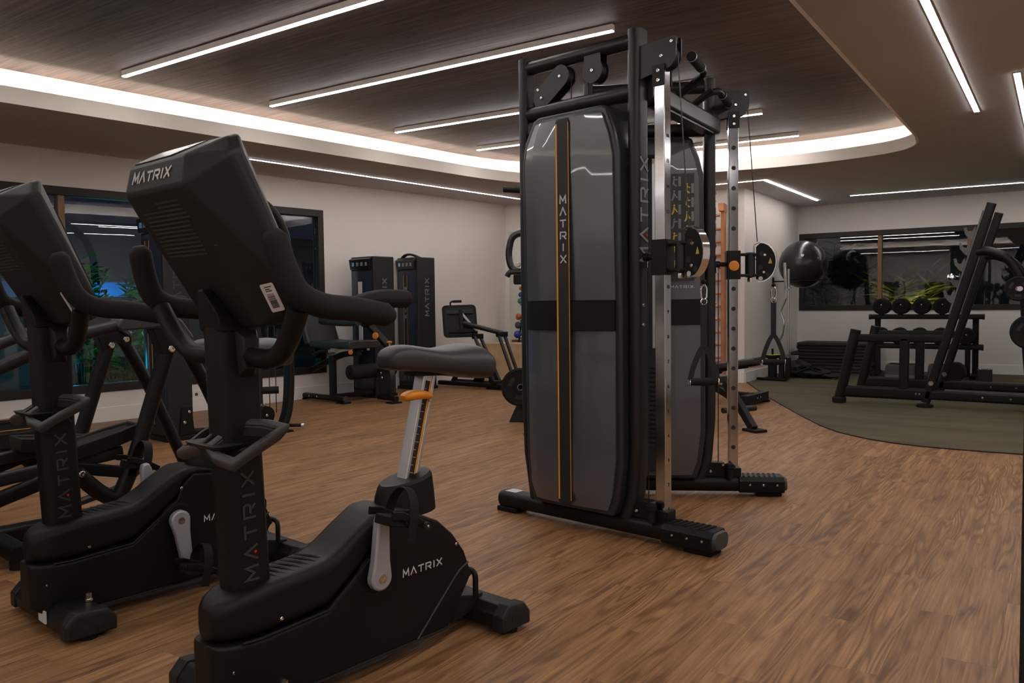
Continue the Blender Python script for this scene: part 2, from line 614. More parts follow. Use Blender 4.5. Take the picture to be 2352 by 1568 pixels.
def empty(name, loc=(0, 0, 0), rz=0.0, label=None, cat=None, group=None):
    o = bpy.data.objects.new(name, None)
    COL.objects.link(o)
    o.location = loc
    o.rotation_euler = (0, 0, rz)
    return tag(o, label, cat, group)
def tag(o, label=None, cat=None, group=None, kind=None):
    if label:
        o['label'] = label
    if cat:
        o['category'] = cat
    if group:
        o['group'] = group
    if kind:
        o['kind'] = kind
    return o
def struct(o):
    o['kind'] = 'structure'
    return o
def copy_tree(o, parent=None):
    kids = [c for c in o.children]
    c = o.copy()
    COL.objects.link(c)
    c.parent = parent
    for k in kids:
        copy_tree(k, c)
    return c
def share(o, loc, parent=None, rot=None):
    c = o.copy()
    COL.objects.link(c)
    c.location = loc
    if rot is not None:
        c.rotation_euler = rot
    c.parent = parent if parent is not None else o.parent
    return c

# stroke lettering, letter cells 1 wide and 1 high; A has no bar but a dot
GLYPH = {
    'M': [[(0.02, 0), (0.08, 1), (0.5, 0.35), (0.92, 1), (0.98, 0)]],
    'A': [[(0, 0), (0.5, 1), (1, 0)]],
    'T': [[(0, 0.93), (1, 0.93)], [(0.5, 0.93), (0.5, 0)]],
    'R': [[(0.05, 0), (0.05, 0.93), (0.85, 0.93), (0.95, 0.80), (0.95, 0.55), (0.85, 0.42), (0.32, 0.42)], [(0.55, 0.42), (0.98, 0)]],
    'I': [[(0.5, 0), (0.5, 1)]],
    'X': [[(0.02, 0), (0.98, 1)], [(0.02, 1), (0.98, 0)]],
}
def lettering(word, o, ux, uy, uz, h, parent, material='print_white', dot='print_red', gap=0.42, wide=1.0, slant=0.0, stroke=0.17, vertical=False, thick=0.0012):
    """word centred on o; ux reading direction, uy up of a letter, uz outwards"""
    o, ux, uy, uz = Vector(o), Vector(ux).normalized(), Vector(uy).normalized(), Vector(uz).normalized()
    mb, md = MB(), MB()
    wid = {'I': 0.35}
    if vertical:
        tot = len(word) * h + (len(word) - 1) * h * gap
    else:
        tot = sum(wid.get(c, 1.0) * wide * h for c in word) + (len(word) - 1) * gap * h
    pos = -tot / 2
    t = stroke * h
    for c in word:
        w = wid.get(c, 1.0) * wide * h
        def P(a, b):
            if c == 'I':
                a = 0.5 + (a - 0.5)
            if vertical:
                return o + ux * ((a - 0.5) * h * wide) + uy * (-(pos + h) + b * h)
            return o + ux * (pos + a * w + slant * b * h) + uy * ((b - 0.5) * h)
        for st in GLYPH[c]:
            pts = [P(*q) for q in st]
            prof = [(-t / 2, 0), (t / 2, 0), (t / 2, thick), (-t / 2, thick)]
            mb.sweep(pts, prof, up=uz)
        if c == 'A' and dot:
            p = P(0.5, 0.18)
            md.cyl(p, p + uz * thick * 1.2, h * 0.11, seg=8)
        pos += h * (1 + gap) if vertical else w + gap * h
    ob = mb.build('lettering', material, parent)
    if md.v:
        md.build('lettering_dot', dot, ob)
    return ob
def bolts(pts, axis, r, parent, name='bolt', material='bolt_steel', h=None):
    h = h or r * 0.7
    me = None
    out = []
    for p in pts:
        if me is None:
            o = MB().lathe((0, 0, 0), [(r, 0), (r, h * 0.55), (r * 0.75, h), (r * 0.4, h), (r * 0.4, h * 0.4), (0, h * 0.4)], axis, 10).build(name, material, parent)
            me = o
            o.location = p
        else:
            o = share(me, p, parent)
        out.append(o)
    return out
# ------------------------------------------------------------------ the room
LW_O, LW_A = Vector((-7.25, 3.9, 0)), R(7.2)            # left wall: a point on it and its turn from +Y
LW_B = Vector((math.sin(LW_A), math.cos(LW_A), 0))
LW_N = Vector((math.cos(LW_A), -math.sin(LW_A), 0))     # into the room
def lw(s, off=0.0, z=0.0):
    return LW_O + LW_B * s + LW_N * off + Vector((0, 0, z))
CORNER = lw(5.70)
JOG = Vector((-3.27, 10.03, 0))
WIN_Y = 12.62
EAST, SOUTH = 2.6, -2.6
WH = 2.75

# floor: substrate, and every plank in view an object of its own
floor = struct(MB().b2((-8.6, SOUTH - 0.2, -0.12), (EAST + 0.2, WIN_Y + 0.2, -0.0042)).build('floor', 'floor_wood'))
TURF = [(-3.27, 10.14), (-2.617, 8.77), (-1.91, 7.44), (-1.62, 6.93), (-1.44, 6.68), (-1.30, 6.54), (-1.15, 6.43), (-0.98, 6.345), (-0.80, 6.30), (-0.57, 6.285), (-0.23, 6.30), (EAST, 6.36), (EAST, WIN_Y), (-3.30, WIN_Y)]
def in_poly(x, y, poly):
    c = False
    for i in range(len(poly)):
        (x0, y0), (x1, y1) = poly[i - 1], poly[i]
        if (y0 > y) != (y1 > y) and x < (x1 - x0) * (y - y0) / (y1 - y0) + x0:
            c = not c
    return c
CAM_M = cam.rotation_quaternion.to_matrix().inverted()
def to_px(p):
    v = CAM_M @ (Vector(p) - Vector(cam.location))
    if v.z > -0.1:
        return None
    return (1176 - 1870 * v.x / v.z, 784 + 1870 * v.y / v.z, -v.z)
def plank_mesh():
    w, l, t, e = PLANK_W / 2 - 0.00012, PLANK_L / 2 - 0.00012, 0.004, 0.0003
    r0 = [(-w, -l, -t), (w, -l, -t), (w, l, -t), (-w, l, -t)]
    r1 = [(-w, -l, -e), (w, -l, -e), (w, l, -e), (-w, l, -e)]
    r2 = [(-w + e, -l + e, 0), (w - e, -l + e, 0), (w - e, l - e, 0), (-w + e, l - e, 0)]
    me = MB().rings([r0, r1, r2]).mesh('plank', 20)
    me.materials.append(MATS['floor_wood'])
    return me
seen, rest = [], []
for row in range(int(-8.6 / PLANK_W) - 1, int(EAST / PLANK_W) + 1):
    off = (row * 0.381966) % 1.0 * PLANK_L
    x = (row + 0.5) * PLANK_W
    for c in range(-6, 18):
        y = (c + 0.5) * PLANK_L - off
        if y > 10.9 or y < SOUTH or in_poly(x, y - 0.48, TURF) and in_poly(x, y + 0.48, TURF) or y > 9.6 and x > -2.9:
            continue
        lwx = LW_O.x + (y - LW_O.y) * math.tan(LW_A)
        if x < lwx - 0.3:
            continue
        area = 0.0
        for dy in (-0.4, -0.2, 0, 0.2, 0.4):
            q = to_px((x, y + dy, 0))
            if q and -60 < q[0] < 2412 and q[1] < 1630:
                area += 1.0 / q[2] ** 3
        (seen if area > 0 else rest).append((area, x, y))
seen.sort(reverse=True)
rest += seen[300:]
pm = plank_mesh()
for a, x, y in seen[:300]:
    o = bpy.data.objects.new('plank', pm)
    COL.objects.link(o)
    o.location = (x, y, 0)
    o.parent = floor
mb = MB()
tmpl = [tuple(v.co) for v in pm.vertices]
tf = [tuple(p.vertices) for p in pm.polygons]
for a, x, y in rest:
    mb.add([(vx + x, vy + y, vz) for vx, vy, vz in tmpl], tf)
tag(mb.build('planks', 'floor_wood', floor, sharp=20), kind='stuff')

# sports carpet laid on the floor
tb = MB().rings([[(x, y, 0.0005) for x, y in TURF], [(x, y, 0.006) for x, y in TURF]])
tag(tb.build('sports_carpet', 'turf'), 'olive green sports carpet with a curved edge under the racks', 'carpet')
te = MB()
te.sweep([(x, y, 0.004) for x, y in TURF[:12]], [(-0.008, -0.003), (0.008, -0.003), (0.008, 0.0035), (-0.008, 0.0035)])
te.build('edge_trim', 'black_trim', bpy.data.objects['sports_carpet'])

# walls
def wall_run(mb, o, d, n, s0, s1, z0, z1, t=0.2):
    """slab along d from s0 to s1, inner face on the line, thickness away from n"""
    p = [o + d * s0, o + d * s1, o + d * s1 - n * t, o + d * s0 - n * t]
    mb.rings([[(q.x, q.y, z0) for q in p], [(q.x, q.y, z1) for q in p]])
WS0, WS1, WZ0, WZ1 = -3.6, 2.60, 0.275, 2.105
mb = MB()
wall_run(mb, LW_O, LW_B, LW_N, -6.8, WS0, 0, WH)
wall_run(mb, LW_O, LW_B, LW_N, WS0, WS1, 0, WZ0)
wall_run(mb, LW_O, LW_B, LW_N, WS0, WS1, WZ1, WH)
wall_run(mb, LW_O, LW_B, LW_N, WS1, 5.70, 0, WH)
struct(mb.build('wall_left', 'wall_paint'))
BW_D = (JOG - CORNER).normalized()
BW_N = Vector((BW_D.y, -BW_D.x, 0))
mb = MB()
wall_run(mb, CORNER, BW_D, BW_N, -0.2, (JOG - CORNER).length, 0, WH)
struct(mb.build('wall_back', 'wall_paint'))
mb = MB()
JD = (Vector((-3.30, WIN_Y, 0)) - JOG)
JL = JD.length
JD.normalize()
JN = Vector((JD.y, -JD.x, 0))
wall_run(mb, JOG, JD, JN, 0, JL, 0, WH)
struct(mb.build('wall_side', 'wall_paint'))
RZ0, RZ1 = 0.865, 2.01
wo, wd, wn = Vector((-3.30, WIN_Y, 0)), Vector((1, 0, 0)), Vector((0, -1, 0))
RL = EAST + 3.30
RX0, RX1 = 0.02, RL - 1.2
mb = MB()
wall_run(mb, wo, wd, wn, -0.2, RX0, 0, WH)
wall_run(mb, wo, wd, wn, RX0, RX1, 0, RZ0)
wall_run(mb, wo, wd, wn, RX0, RX1, RZ1, WH)
wall_run(mb, wo, wd, wn, RX1, RL, 0, WH)
struct(mb.build('wall_window', 'wall_paint'))
struct(MB().b2((EAST, SOUTH, 0), (EAST + 0.2, WIN_Y, WH)).build('wall_right', 'wall_paint'))
struct(MB().b2((-8.8, SOUTH - 0.2, 0), (EAST + 0.2, SOUTH, WH)).build('wall_front', 'wall_paint'))

# baseboards
def board(name, o, d, n, s0, s1):
    mb = MB()
    a, b = o + d * s0, o + d * s1
    p = [a, b, b + n * 0.015, a + n * 0.015]
    mb.rings([[(q.x, q.y, 0.0) for q in p], [(q.x, q.y, 0.135) for q in p]])
    struct(mb.build(name, 'base_paint', bevel=0.003))
board('baseboard_left', LW_O, LW_B, LW_N, -6.4, 5.70)
board('baseboard_back', CORNER, BW_D, BW_N, 0.0, (JOG - CORNER).length)
board('baseboard_side', JOG, JD, JN, 0, JL)
board('baseboard_window', wo, wd, wn, 0, RL)

# windows: frame, mullions, panes
def window(name, o, d, n, s0, s1, z0, z1, mulls, fw=0.075, mullw=0.055):
    w = struct(empty(name, o, math.atan2(d.y, d.x)))
    def bx(nm, a, b, za, zb, y0, y1, m, bev=0.003):
        return MB().b2((a, y0, za), (b, y1, zb)).build(nm, m, w, bevel=bev)
    # local x along the wall, local y away from n (out of the room)
    bx('frame_rail', s0, s1, z0, z0 + fw, -0.012, 0.09, 'frame_dark')
    bx('frame_rail', s0, s1, z1 - fw, z1, -0.012, 0.09, 'frame_dark')
    bx('frame_stile', s0, s0 + fw, z0 + fw, z1 - fw, -0.012, 0.09, 'frame_dark')
    bx('frame_stile', s1 - fw, s1, z0 + fw, z1 - fw, -0.012, 0.09, 'frame_dark')
    xs = [s0 + fw] + list(mulls) + [s1 - fw]
    for i, m in enumerate(mulls):
        bx('mullion', m - mullw / 2, m + mullw / 2, z0 + fw, z1 - fw, 0.0, 0.08, 'frame_bronze')
    for a, b in zip(xs[:-1], xs[1:]):
        bx('pane', a, b, z0 + fw, z1 - fw, 0.045, 0.051, 'window_glass', 0)
    return w
window('window_1', LW_O, LW_B, LW_N, WS0, WS1, WZ0, WZ1, [-1.75, -0.15, 1.25])
window('window_2', wo, wd, wn, RX0, RX1, RZ0, RZ1, [1.14, 2.26, 3.4])

# black door post close by, at the edge of the view
struct(MB().b2((-0.075, 2.47, 0), (0.03, 2.56, SOFFIT_Z)).build('trim_1', 'black_trim', bevel=0.004))

# mirror on the back wall
mo = CORNER + BW_D * 0.06
mir = empty('wall_mirror', mo, math.atan2(BW_D.y, BW_D.x), 'tall frameless mirror on the back wall behind the wooden box', 'mirror')
for i in range(2):
    MB().b2((i * 1.005, -0.009, 0.16), (i * 1.005 + 1.0, -0.003, 2.03)).build('mirror_panel', 'mirror_glass', mir)

# wall socket plates
def socket(p, n, rz, label):
    e = empty('wall_socket', p, rz, label, 'socket')
    MB().b2((-0.058, 0, -0.038), (0.058, 0.009, 0.038)).build('plate', 'outlet_white', e, bevel=0.003)
    MB().cyl((0.018, 0.008, 0), (0.018, 0.0105, 0), 0.016, seg=14).build('outlet', 'plastic_grey', e)
socket(lw(-0.10, 0.001, 0.20), LW_N, -PI / 2 - LW_A, 'white socket plate under the big window behind the bike cup tray')
socket(lw(1.05, 0.001, 0.17), LW_N, -PI / 2 - LW_A, 'white upright socket plate below window beside the dark stack tower')
sw = empty('wall_switch', JOG + JD * 1.72 + JN * 0.001 + V(0, 0, 1.62), math.atan2(JD.y, JD.x) + PI, 'white control plate on the side wall beside the exercise ball', 'switch')
MB().b2((-0.04, 0, -0.11), (0.04, 0.008, 0.11)).build('plate', 'outlet_white', sw, bevel=0.003)
MB().b2((-0.012, 0.006, -0.02), (0.012, 0.011, 0.02)).build('rocker', 'outlet_white', sw)

# ------------------------------------------------------------------ ceilings
HOLE = [Vector((x, y, 0)) for x, y in [(-1.06, -1.3), (-1.06, 1.5), (-1.06, 4.5), (-1.06, 7.2)]]
HOLE += smooth_path([(-1.06, 7.75, 0), (-1.12, 8.18, 0), (-1.34, 8.46, 0), (-1.80, 8.61, 0), (-2.41, 8.65, 0), (-3.06, 8.56, 0), (-4.0, 8.42, 0), (-4.70, 8.25, 0), (-5.12, 7.95, 0), (-5.32, 7.4, 0), (-5.42, 6.6, 0)], 4)
HOLE += [Vector((-5.64, 4.62, 0)), Vector((-5.86, 2.65, 0)), Vector((-6.08, 0.7, 0)), Vector((-6.30, -1.3, 0))]
def offset_loop(loop, dist):
    out = []
    n = len(loop)
    for i in range(n):
        t = (loop[(i + 1) % n] - loop[i]).normalized() + (loop[i] - loop[i - 1]).normalized()
        t.normalize()
        nn = Vector((t.y, -t.x, 0))
        out.append(loop[i] + nn * dist)
    return out
ROOM = [Vector((-8.45, SOUTH, 0)), Vector((EAST, SOUTH, 0)), Vector((EAST, WIN_Y, 0)), Vector((-3.30, WIN_Y, 0)), JOG, CORNER]
def holed_plate(name, material, z):
    bm = bmesh.new()
    es = []
    for loop in (ROOM, HOLE):
        vs = [bm.verts.new((p.x, p.y, z)) for p in loop]
        es += [bm.edges.new((vs[i - 1], vs[i])) for i in range(len(vs))]
    bmesh.ops.triangle_fill(bm, use_beauty=True, edges=es)
    for f in bm.faces:
        f.normal_update()
        if f.normal.z > 0:
            f.normal_flip()
    me = bpy.data.meshes.new(name)
    bm.to_mesh(me)
    bm.free()
    me.materials.append(MATS[material])
    o = bpy.data.objects.new(name, me)
    COL.objects.link(o)
    return o
soffit = struct(holed_plate('ceiling_soffit', 'soffit_paint', SOFFIT_Z))
lo0, lo1 = HOLE, offset_loop(HOLE, 0.03)
mb = MB()
n = len(HOLE)
mb.rings([[(p.x, p.y, z) for p in lp] for lp, z in ((lo0, SOFFIT_Z - 0.004), (lo0, SOFFIT_Z + 0.11), (lo1, SOFFIT_Z + 0.11), (lo1, SOFFIT_Z + 0.002))], cap=False, closed=True)
mb.build('cove_lip', 'cove_paint', soffit)
lr = offset_loop(HOLE, 0.24)
mb = MB()
mb.rings([[(p.x, p.y, SOFFIT_Z + 0.004) for p in lr], [(p.x, p.y, CEIL_Z) for p in lr]], cap=False)
mb.build('cove_wall', 'cove_paint', soffit)
mb = MB()
mb.rings([[(p.x, p.y, SOFFIT_Z + 0.004) for p in lo1], [(p.x, p.y, SOFFIT_Z + 0.004) for p in lr]], cap=False)
mb.build('cove_floor', 'cove_paint', soffit)
struct(MB().b2((-8.6, SOUTH - 0.2, CEIL_Z), (EAST + 0.2, WIN_Y + 0.2, CEIL_Z + 0.1)).build('ceiling', 'ceiling_dark'))
c0, c1 = offset_loop(HOLE, 0.085), offset_loop(HOLE, 0.110)
cove = MB()
cove.rings([[(p.x, p.y, z) for p in lp] for lp, z in ((c0, SOFFIT_Z + 0.012), (c0, SOFFIT_Z + 0.022), (c1, SOFFIT_Z + 0.022), (c1, SOFFIT_Z + 0.012))], cap=False, closed=True)
tag(cove.build('cove_light', 'led_cove'), 'warm white light strip hidden around the curved ceiling cove', 'light strip')

def light_profile(p0, p1, label, z_top, w=0.034, h=0.036, group=None, sunk=False):
    p0, p1 = Vector((*p0, 0)), Vector((*p1, 0))
    d = p1 - p0
    e = empty('ceiling_light', (p0.x, p0.y, z_top), math.atan2(d.y, d.x), label, 'light', group)
    L = d.length
    if sunk:
        MB().b2((0, -w / 2 - 0.004, -0.005), (L, w / 2 + 0.004, 0.0)).build('housing', 'plastic_grey', e)
        MB().b2((0.004, -w / 2, -0.0075), (L - 0.004, w / 2, -0.0052)).build('diffuser', 'led', e)
    else:
        MB().b2((0, -w / 2, -h), (L, w / 2, 0)).build('housing', 'base_paint', e)
        MB().b2((0.002, -w / 2 + 0.003, -h - 0.006), (L - 0.002, w / 2 - 0.003, -h - 0.0003)).build('diffuser', 'led', e)
    return e
G1 = 'light profiles across the dark ceiling'
light_profile((-5.49, 3.30), (-2.25, 3.26), 'light profile on dark ceiling running off the top picture edge above the bikes', CEIL_Z, group=G1)
light_profile((-5.36, 4.48), (-2.25, 4.46), 'long light profile on dark ceiling ending just above the cable trainer', CEIL_Z, group=G1)
light_profile((-5.25, 5.86), (-2.21, 5.93), 'third light profile on dark ceiling, passing behind the near trainer tower', CEIL_Z, group=G1)
light_profile((-5.17, 7.05), (-2.19, 7.19), 'fourth light profile on dark ceiling, ending right of the far trainer tower top', CEIL_Z, group=G1)
light_profile((-4.90, 8.25), (-2.19, 8.38), 'light profile on dark ceiling closest to the curved back cove', CEIL_Z, group=G1)
light_profile((-5.65, 2.06), (-2.25, 2.04), 'light profile on dark ceiling above the exercise bikes, out of view', CEIL_Z, group=G1)
light_profile((-5.80, 0.84), (-2.25, 0.82), 'light profile on dark ceiling behind the camera, out of view', CEIL_Z, group=G1)
light_profile((-6.37, 4.45), (-5.985, 9.25), 'thin recessed light line in the pale ceiling along the left wall', SOFFIT_Z, 0.02, sunk=True)
e = light_profile((-5.2, 9.50), (-2.86, 9.46), 'recessed angled light line in the ceiling above the wall bars', SOFFIT_Z, 0.022, sunk=True)
q = MB().b2((-2.871, 9.46, SOFFIT_Z - 0.0075), (-2.849, 11.93, SOFFIT_Z - 0.0052)).build('diffuser', 'led', e)
q.matrix_parent_inverse = (Matrix.Translation(e.location) @ Matrix.Rotation(e.rotation_euler.z, 4, 'Z')).inverted()
light_profile((-2.37, 11.66), (1.2, 11.72), 'recessed light line in the ceiling along the window wall above dumbbells', SOFFIT_Z, 0.024, sunk=True)
light_profile((-0.556, -2.3), (-0.542, 7.0), 'wide recessed light line in the ceiling running towards the squat rack', SOFFIT_Z, 0.034, sunk=True)
light_profile((-0.25, 5.95), (-0.25, 9.4), 'short piece of recessed light line at the right picture edge', SOFFIT_Z, 0.034, sunk=True)

light_profile((1.3, -2.3), (1.3, 7.0), 'added fill light line in the ceiling, unseen beyond the black door post', SOFFIT_Z, 0.034, sunk=True)  # added out of view to brighten the near floor
light_profile((-6.9, -1.9), (0.9, -1.9), 'added fill light line in the ceiling, unseen behind the camera', SOFFIT_Z, 0.034, sunk=True)  # added unseen fill for the faces turned to the camera
# ------------------------------------------------------------------ outside, seen through the windows at night
mat('paving_night', (0.10, 0.11, 0.12), 0.6, 0, 0.2, 30, 0.25, 1.5)
mat('render_grey', (0.16, 0.15, 0.15), 0.8, 0, 0.1, 60, 0.1, 1.0)
mat('fascia_dark', (0.02, 0.02, 0.022), 0.6)
mat('leaf_green', (0.03, 0.16, 0.035), 0.5, 0, 0, 1, 0.3, 8)
mat('leaf_olive', (0.12, 0.15, 0.02), 0.5, 0, 0, 1, 0.3, 8)
mat('stem_brown', (0.05, 0.035, 0.02), 0.8)
struct(MB().b2((-30, -12, -0.3), (20, 32, -0.13)).build('ground_outside', 'paving_night'))
struct(MB().b2((-13.2, -8, -0.13), (-13.0, 16, 2.4)).build('wall_garden', 'render_grey'))
struct(MB().b2((-9, 17.0, -0.13), (9, 17.2, 3.0)).build('wall_boundary', 'render_grey'))
screen = empty('glass_balustrade', (-12.3, 1.6, -0.13), R(90 - 7), 'bright blue lit glass balustrade outside the big window', 'balustrade')
mat('blue_glass', (0.02, 0.35, 0.75), 0.3)
for i in range(4):
    MB().b2((i * 1.52, -0.01, 1.33), (i * 1.52 + 1.48, 0.01, 1.54)).build('glass_panel', 'blue_glass', screen)
    MB().b2((i * 1.52 - 0.04, -0.03, 0), (i * 1.52, 0.03, 1.58)).build('post', 'fascia_dark', screen)
def lamp(kind, name, loc, energy, col, size=0.3, rot=(0, 0, 0), spot=None):
    l = bpy.data.lights.new(name, kind)
    l.energy = energy
    l.color = col
    if kind == 'AREA':
        l.size = size
    else:
        l.shadow_soft_size = size
    if kind == 'SPOT':
        l.spot_size = spot
        l.spot_blend = 0.5
    o = bpy.data.objects.new(name, l)
    COL.objects.link(o)
    o.location = loc
    o.rotation_euler = rot
    return o
lamp('POINT', 'garden_lamp_blue', (-8.7, 2.6, 0.42), 4, (0.0, 0.62, 1.0), 0.12)
lamp('POINT', 'garden_lamp_blue', (-11.2, 6.4, 1.0), 9, (0.0, 0.62, 1.0), 0.12)
lamp('POINT', 'garden_lamp_blue', (-8.9, 4.6, 0.42), 4, (0.0, 0.62, 1.0), 0.12)
lamp('POINT', 'garden_lamp_green', (-9.7, 5.9, 0.6), 5, (0.15, 1.0, 0.25), 0.1)
lamp('POINT', 'fill_lamp_white', (-11.6, 7.6, 2.2), 6, (0.9, 0.9, 1.0), 0.1)  # added to brighten the garden wall, no fixture known there
lamp('POINT', 'garden_lamp_amber', (-1.95, 13.75, 0.55), 12, (1.0, 0.72, 0.18), 0.08)
def plant(name, loc, h, n, spread, mt, label, leafw=0.07, leafl=0.5, seed=1):
    rnd = random.Random(seed)
    e = empty(name, loc, 0, label, 'plant')
    st, lf = MB(), MB()
    for i in range(n):
        a = rnd.uniform(0, 2 * PI)
        k = rnd.uniform(0.35, 1.0)
        top = Vector((math.cos(a) * spread * k, math.sin(a) * spread * k, h * rnd.uniform(0.45, 1.0)))
        base = Vector((math.cos(a) * 0.05, math.sin(a) * 0.05, 0))
        mid = base.lerp(top, 0.55) + Vector((0, 0, 0.12 * h))
        path = smooth_path([base, mid, top], 5)
        st.tube(path, 0.010, 5, scales=[1 - 0.6 * j / (len(path) - 1) for j in range(len(path))])
        for j in range(3, len(path)):
            for sgn in (-1, 1):
                p = path[j]
                t = (path[j] - path[j - 1]).normalized()
                sd = t.cross(Vector((0, 0, 1)))
                if sd.length < 0.05:
                    sd = Vector((1, 0, 0))
                sd.normalize()
                L = leafl * rnd.uniform(0.5, 1.0)
                dr = (sd * sgn + t * rnd.uniform(0.2, 0.9) + Vector((0, 0, rnd.uniform(-0.4, 0.4)))).normalized()
                w = dr.cross(Vector((rnd.uniform(-.3, .3), rnd.uniform(-.3, .3), 1))).normalized() * leafw * 0.5
                q1, q2 = p + dr * L * 0.45 + Vector((0, 0, 0.02)), p + dr * L - Vector((0, 0, 0.1 * L))
                n0 = len(lf.v)
                lf.add([p, q1 - w, q2, q1 + w], [(0, 1, 2), (0, 2, 3)])
    st.build('stem', 'stem_brown', e)
    tag(lf.build('foliage', mt, e), kind='stuff')
    return e
plant('garden_shrub', (-10.2, 5.45, -0.13), 1.85, 18, 0.42, 'leaf_green', 'bright green leafy shrub seen through the big window', 0.06, 0.30, 3)
plant('garden_shrub', (-10.5, 6.5, -0.13), 1.5, 14, 0.42, 'leaf_green', 'small green fern shrub outside low beside the blue balustrade', 0.05, 0.34, 4)
plant('garden_shrub', (-9.3, 5.45, -0.13), 0.98, 14, 0.38, 'leaf_green', 'low green shrub outside glowing between the bike handles', 0.06, 0.3, 5)
plant('garden_palm', (-1.95, 14.5, -0.13), 1.75, 26, 0.75, 'leaf_olive', 'yellow green lit palm outside the window above the dumbbells', 0.06, 0.6, 6)
plant('garden_palm', (-3.6, 15.9, -0.13), 2.3, 16, 0.8, 'leaf_green', 'dark palm outside the window near the exercise ball', 0.06, 0.5, 7)
# ------------------------------------------------------------------ upright exercise bikes
X, Y, Z = V(1, 0, 0), V(0, 1, 0), V(0, 0, 1)
def shell(mb, st, n=4):
    """st: (s, half width, z bottom, z top, corner radius) rings along local y"""
    rings = []
    for s, w, zb, zt, r in st:
        rings.append([V(a, s, (zb + zt) / 2 + b) for a, b in rrect(2 * w, max(zt - zb, 0.002), r, n)])
    return mb.rings(rings)
def interp(xs, pts):
    out = []
    for x in xs:
        for (x0, y0), (x1, y1) in zip(pts[:-1], pts[1:]):
            if x0 <= x <= x1:
                out.append(y0 + (y1 - y0) * (x - x0) / (x1 - x0))
                break
        else:
            out.append(pts[0][1] if x < pts[0][0] else pts[-1][1])
    return out
def bike(loc, label, crank_deg, seat_up=0.0):
    e = empty('exercise_bike', loc, -R(7.5), label, 'exercise bike', 'upright exercise bikes in a row')
    # lower side shell
    top = [(-0.50, 0.222), (-0.38, 0.217), (-0.178, 0.229), (-0.10, 0.285), (-0.012, 0.350), (0.01, 0.405), (0.05, 0.440), (0.146, 0.428), (0.23, 0.388), (0.288, 0.337), (0.335, 0.275), (0.358, 0.215), (0.366, 0.19)]
    bot = [(-0.50, 0.085), (-0.44, 0.045), (0.27, 0.045), (0.31, 0.11), (0.345, 0.155), (0.366, 0.186)]
    xs = [-0.494, -0.49, -0.482, -0.47, -0.45, -0.41, -0.38, -0.30, -0.178, -0.14, -0.10, -0.05, -0.012, 0.0, 0.01, 0.03, 0.05, 0.10, 0.146, 0.19, 0.23, 0.26, 0.288, 0.315, 0.335, 0.348, 0.358, 0.366]
    st = []
    for s, zt, zb in zip(xs, interp(xs, top), interp(xs, bot)):
        w = 0.085
        if s < -0.41:
            w = 0.03 + 0.055 * math.sqrt(max(0.0, 1 - ((-0.41 - s) / 0.0842) ** 2))
        st.append((s, w, zb, zt, 0.012))
    body = shell(MB(), st).build('body_shell', 'plastic_black', e, sharp=30)
    # upper cover
    t2 = [(-0.49, 0.30), (-0.47, 0.322), (-0.43, 0.335), (-0.347, 0.347), (-0.25, 0.353), (-0.17, 0.360), (-0.125, 0.378), (-0.06, 0.420), (-0.01, 0.448), (0.025, 0.459), (0.07, 0.458), (0.12, 0.445)]
    b2 = [(-0.49, 0.226), (-0.38, 0.221), (-0.178, 0.233), (-0.10, 0.289), (-0.012, 0.354), (0.01, 0.41), (0.05, 0.437), (0.12, 0.432)]
    xs = [-0.486, -0.483, -0.476, -0.46, -0.43, -0.39, -0.347, -0.25, -0.17, -0.14, -0.11, -0.06, -0.01, 0.01, 0.03, 0.07, 0.12]
    st = []
    for s, zt, zb in zip(xs, interp(xs, t2), interp(xs, b2)):
        w = 0.082
        if s < -0.39:
            w = 0.018 + 0.064 * math.sqrt(max(0.0, 1 - ((-0.39 - s) / 0.0962) ** 2))
        st.append((s, w, zb, zt, min(0.03, (zt - zb) * 0.45)))
    cover = shell(MB(), st).build('top_cover', 'plastic_black', e, sharp=26)
    for i in range(7):
        s = -0.315 + i * 0.024
        z = interp([s], t2)[0]
        MB().tube(smooth_path([(-0.055, s - 0.018, z - 0.004), (0, s, z + 0.001), (0.055, s + 0.012, z - 0.004)], 3), 0.0045, 6).build('grip_rib', 'plastic_dark', cover)
    # paler lines along the shell, edge highlights put into the colour
    mb = MB()
    mb.tube([(0.084, s, z) for s, z in ((-0.43, 0.222), (-0.38, 0.2195), (-0.178, 0.2315), (-0.10, 0.2875), (-0.012, 0.352), (0.006, 0.40))], 0.0035, 6)
    mb.build('seam_highlight', 'plastic_dark', body)
    mb = MB()
    mb.tube([(0.0855, s, z) for s, z in ((0.135, 0.052), (0.285, 0.192), (0.312, 0.215), (0.352, 0.232))], 0.0035, 6)
    mb.build('seam_highlight', 'plastic_grey', body)
    mb = MB()
    mb.tube([(0.084, s, z) for s, z in ((-0.42, 0.048), (0.26, 0.048))], 0.004, 6)
    mb.build('seam_highlight', 'plastic_dark', body)
    bolts([(0.085, 0.0, 0.392), (0.083, -0.321, 0.252), (0.062, -0.468, 0.165), (0.074, -0.45, 0.155), (0.085, 0.30, 0.30)], X, 0.0055, e, 'screw')
    lettering('MATRIX', (0.0858, 0.160, 0.262), Y, Z, X, 0.021, body, gap=0.36, wide=1.05)
    # crank boss, cranks and pedals
    MB().lathe((0.083, -0.02, 0.283), [(0.062, -0.004), (0.062, 0.0015), (0.052, 0.003), (0.05, 0.001), (0, 0.001)], X, 28).build('crank_boss', 'plastic_black', e)
    a = R(crank_deg)
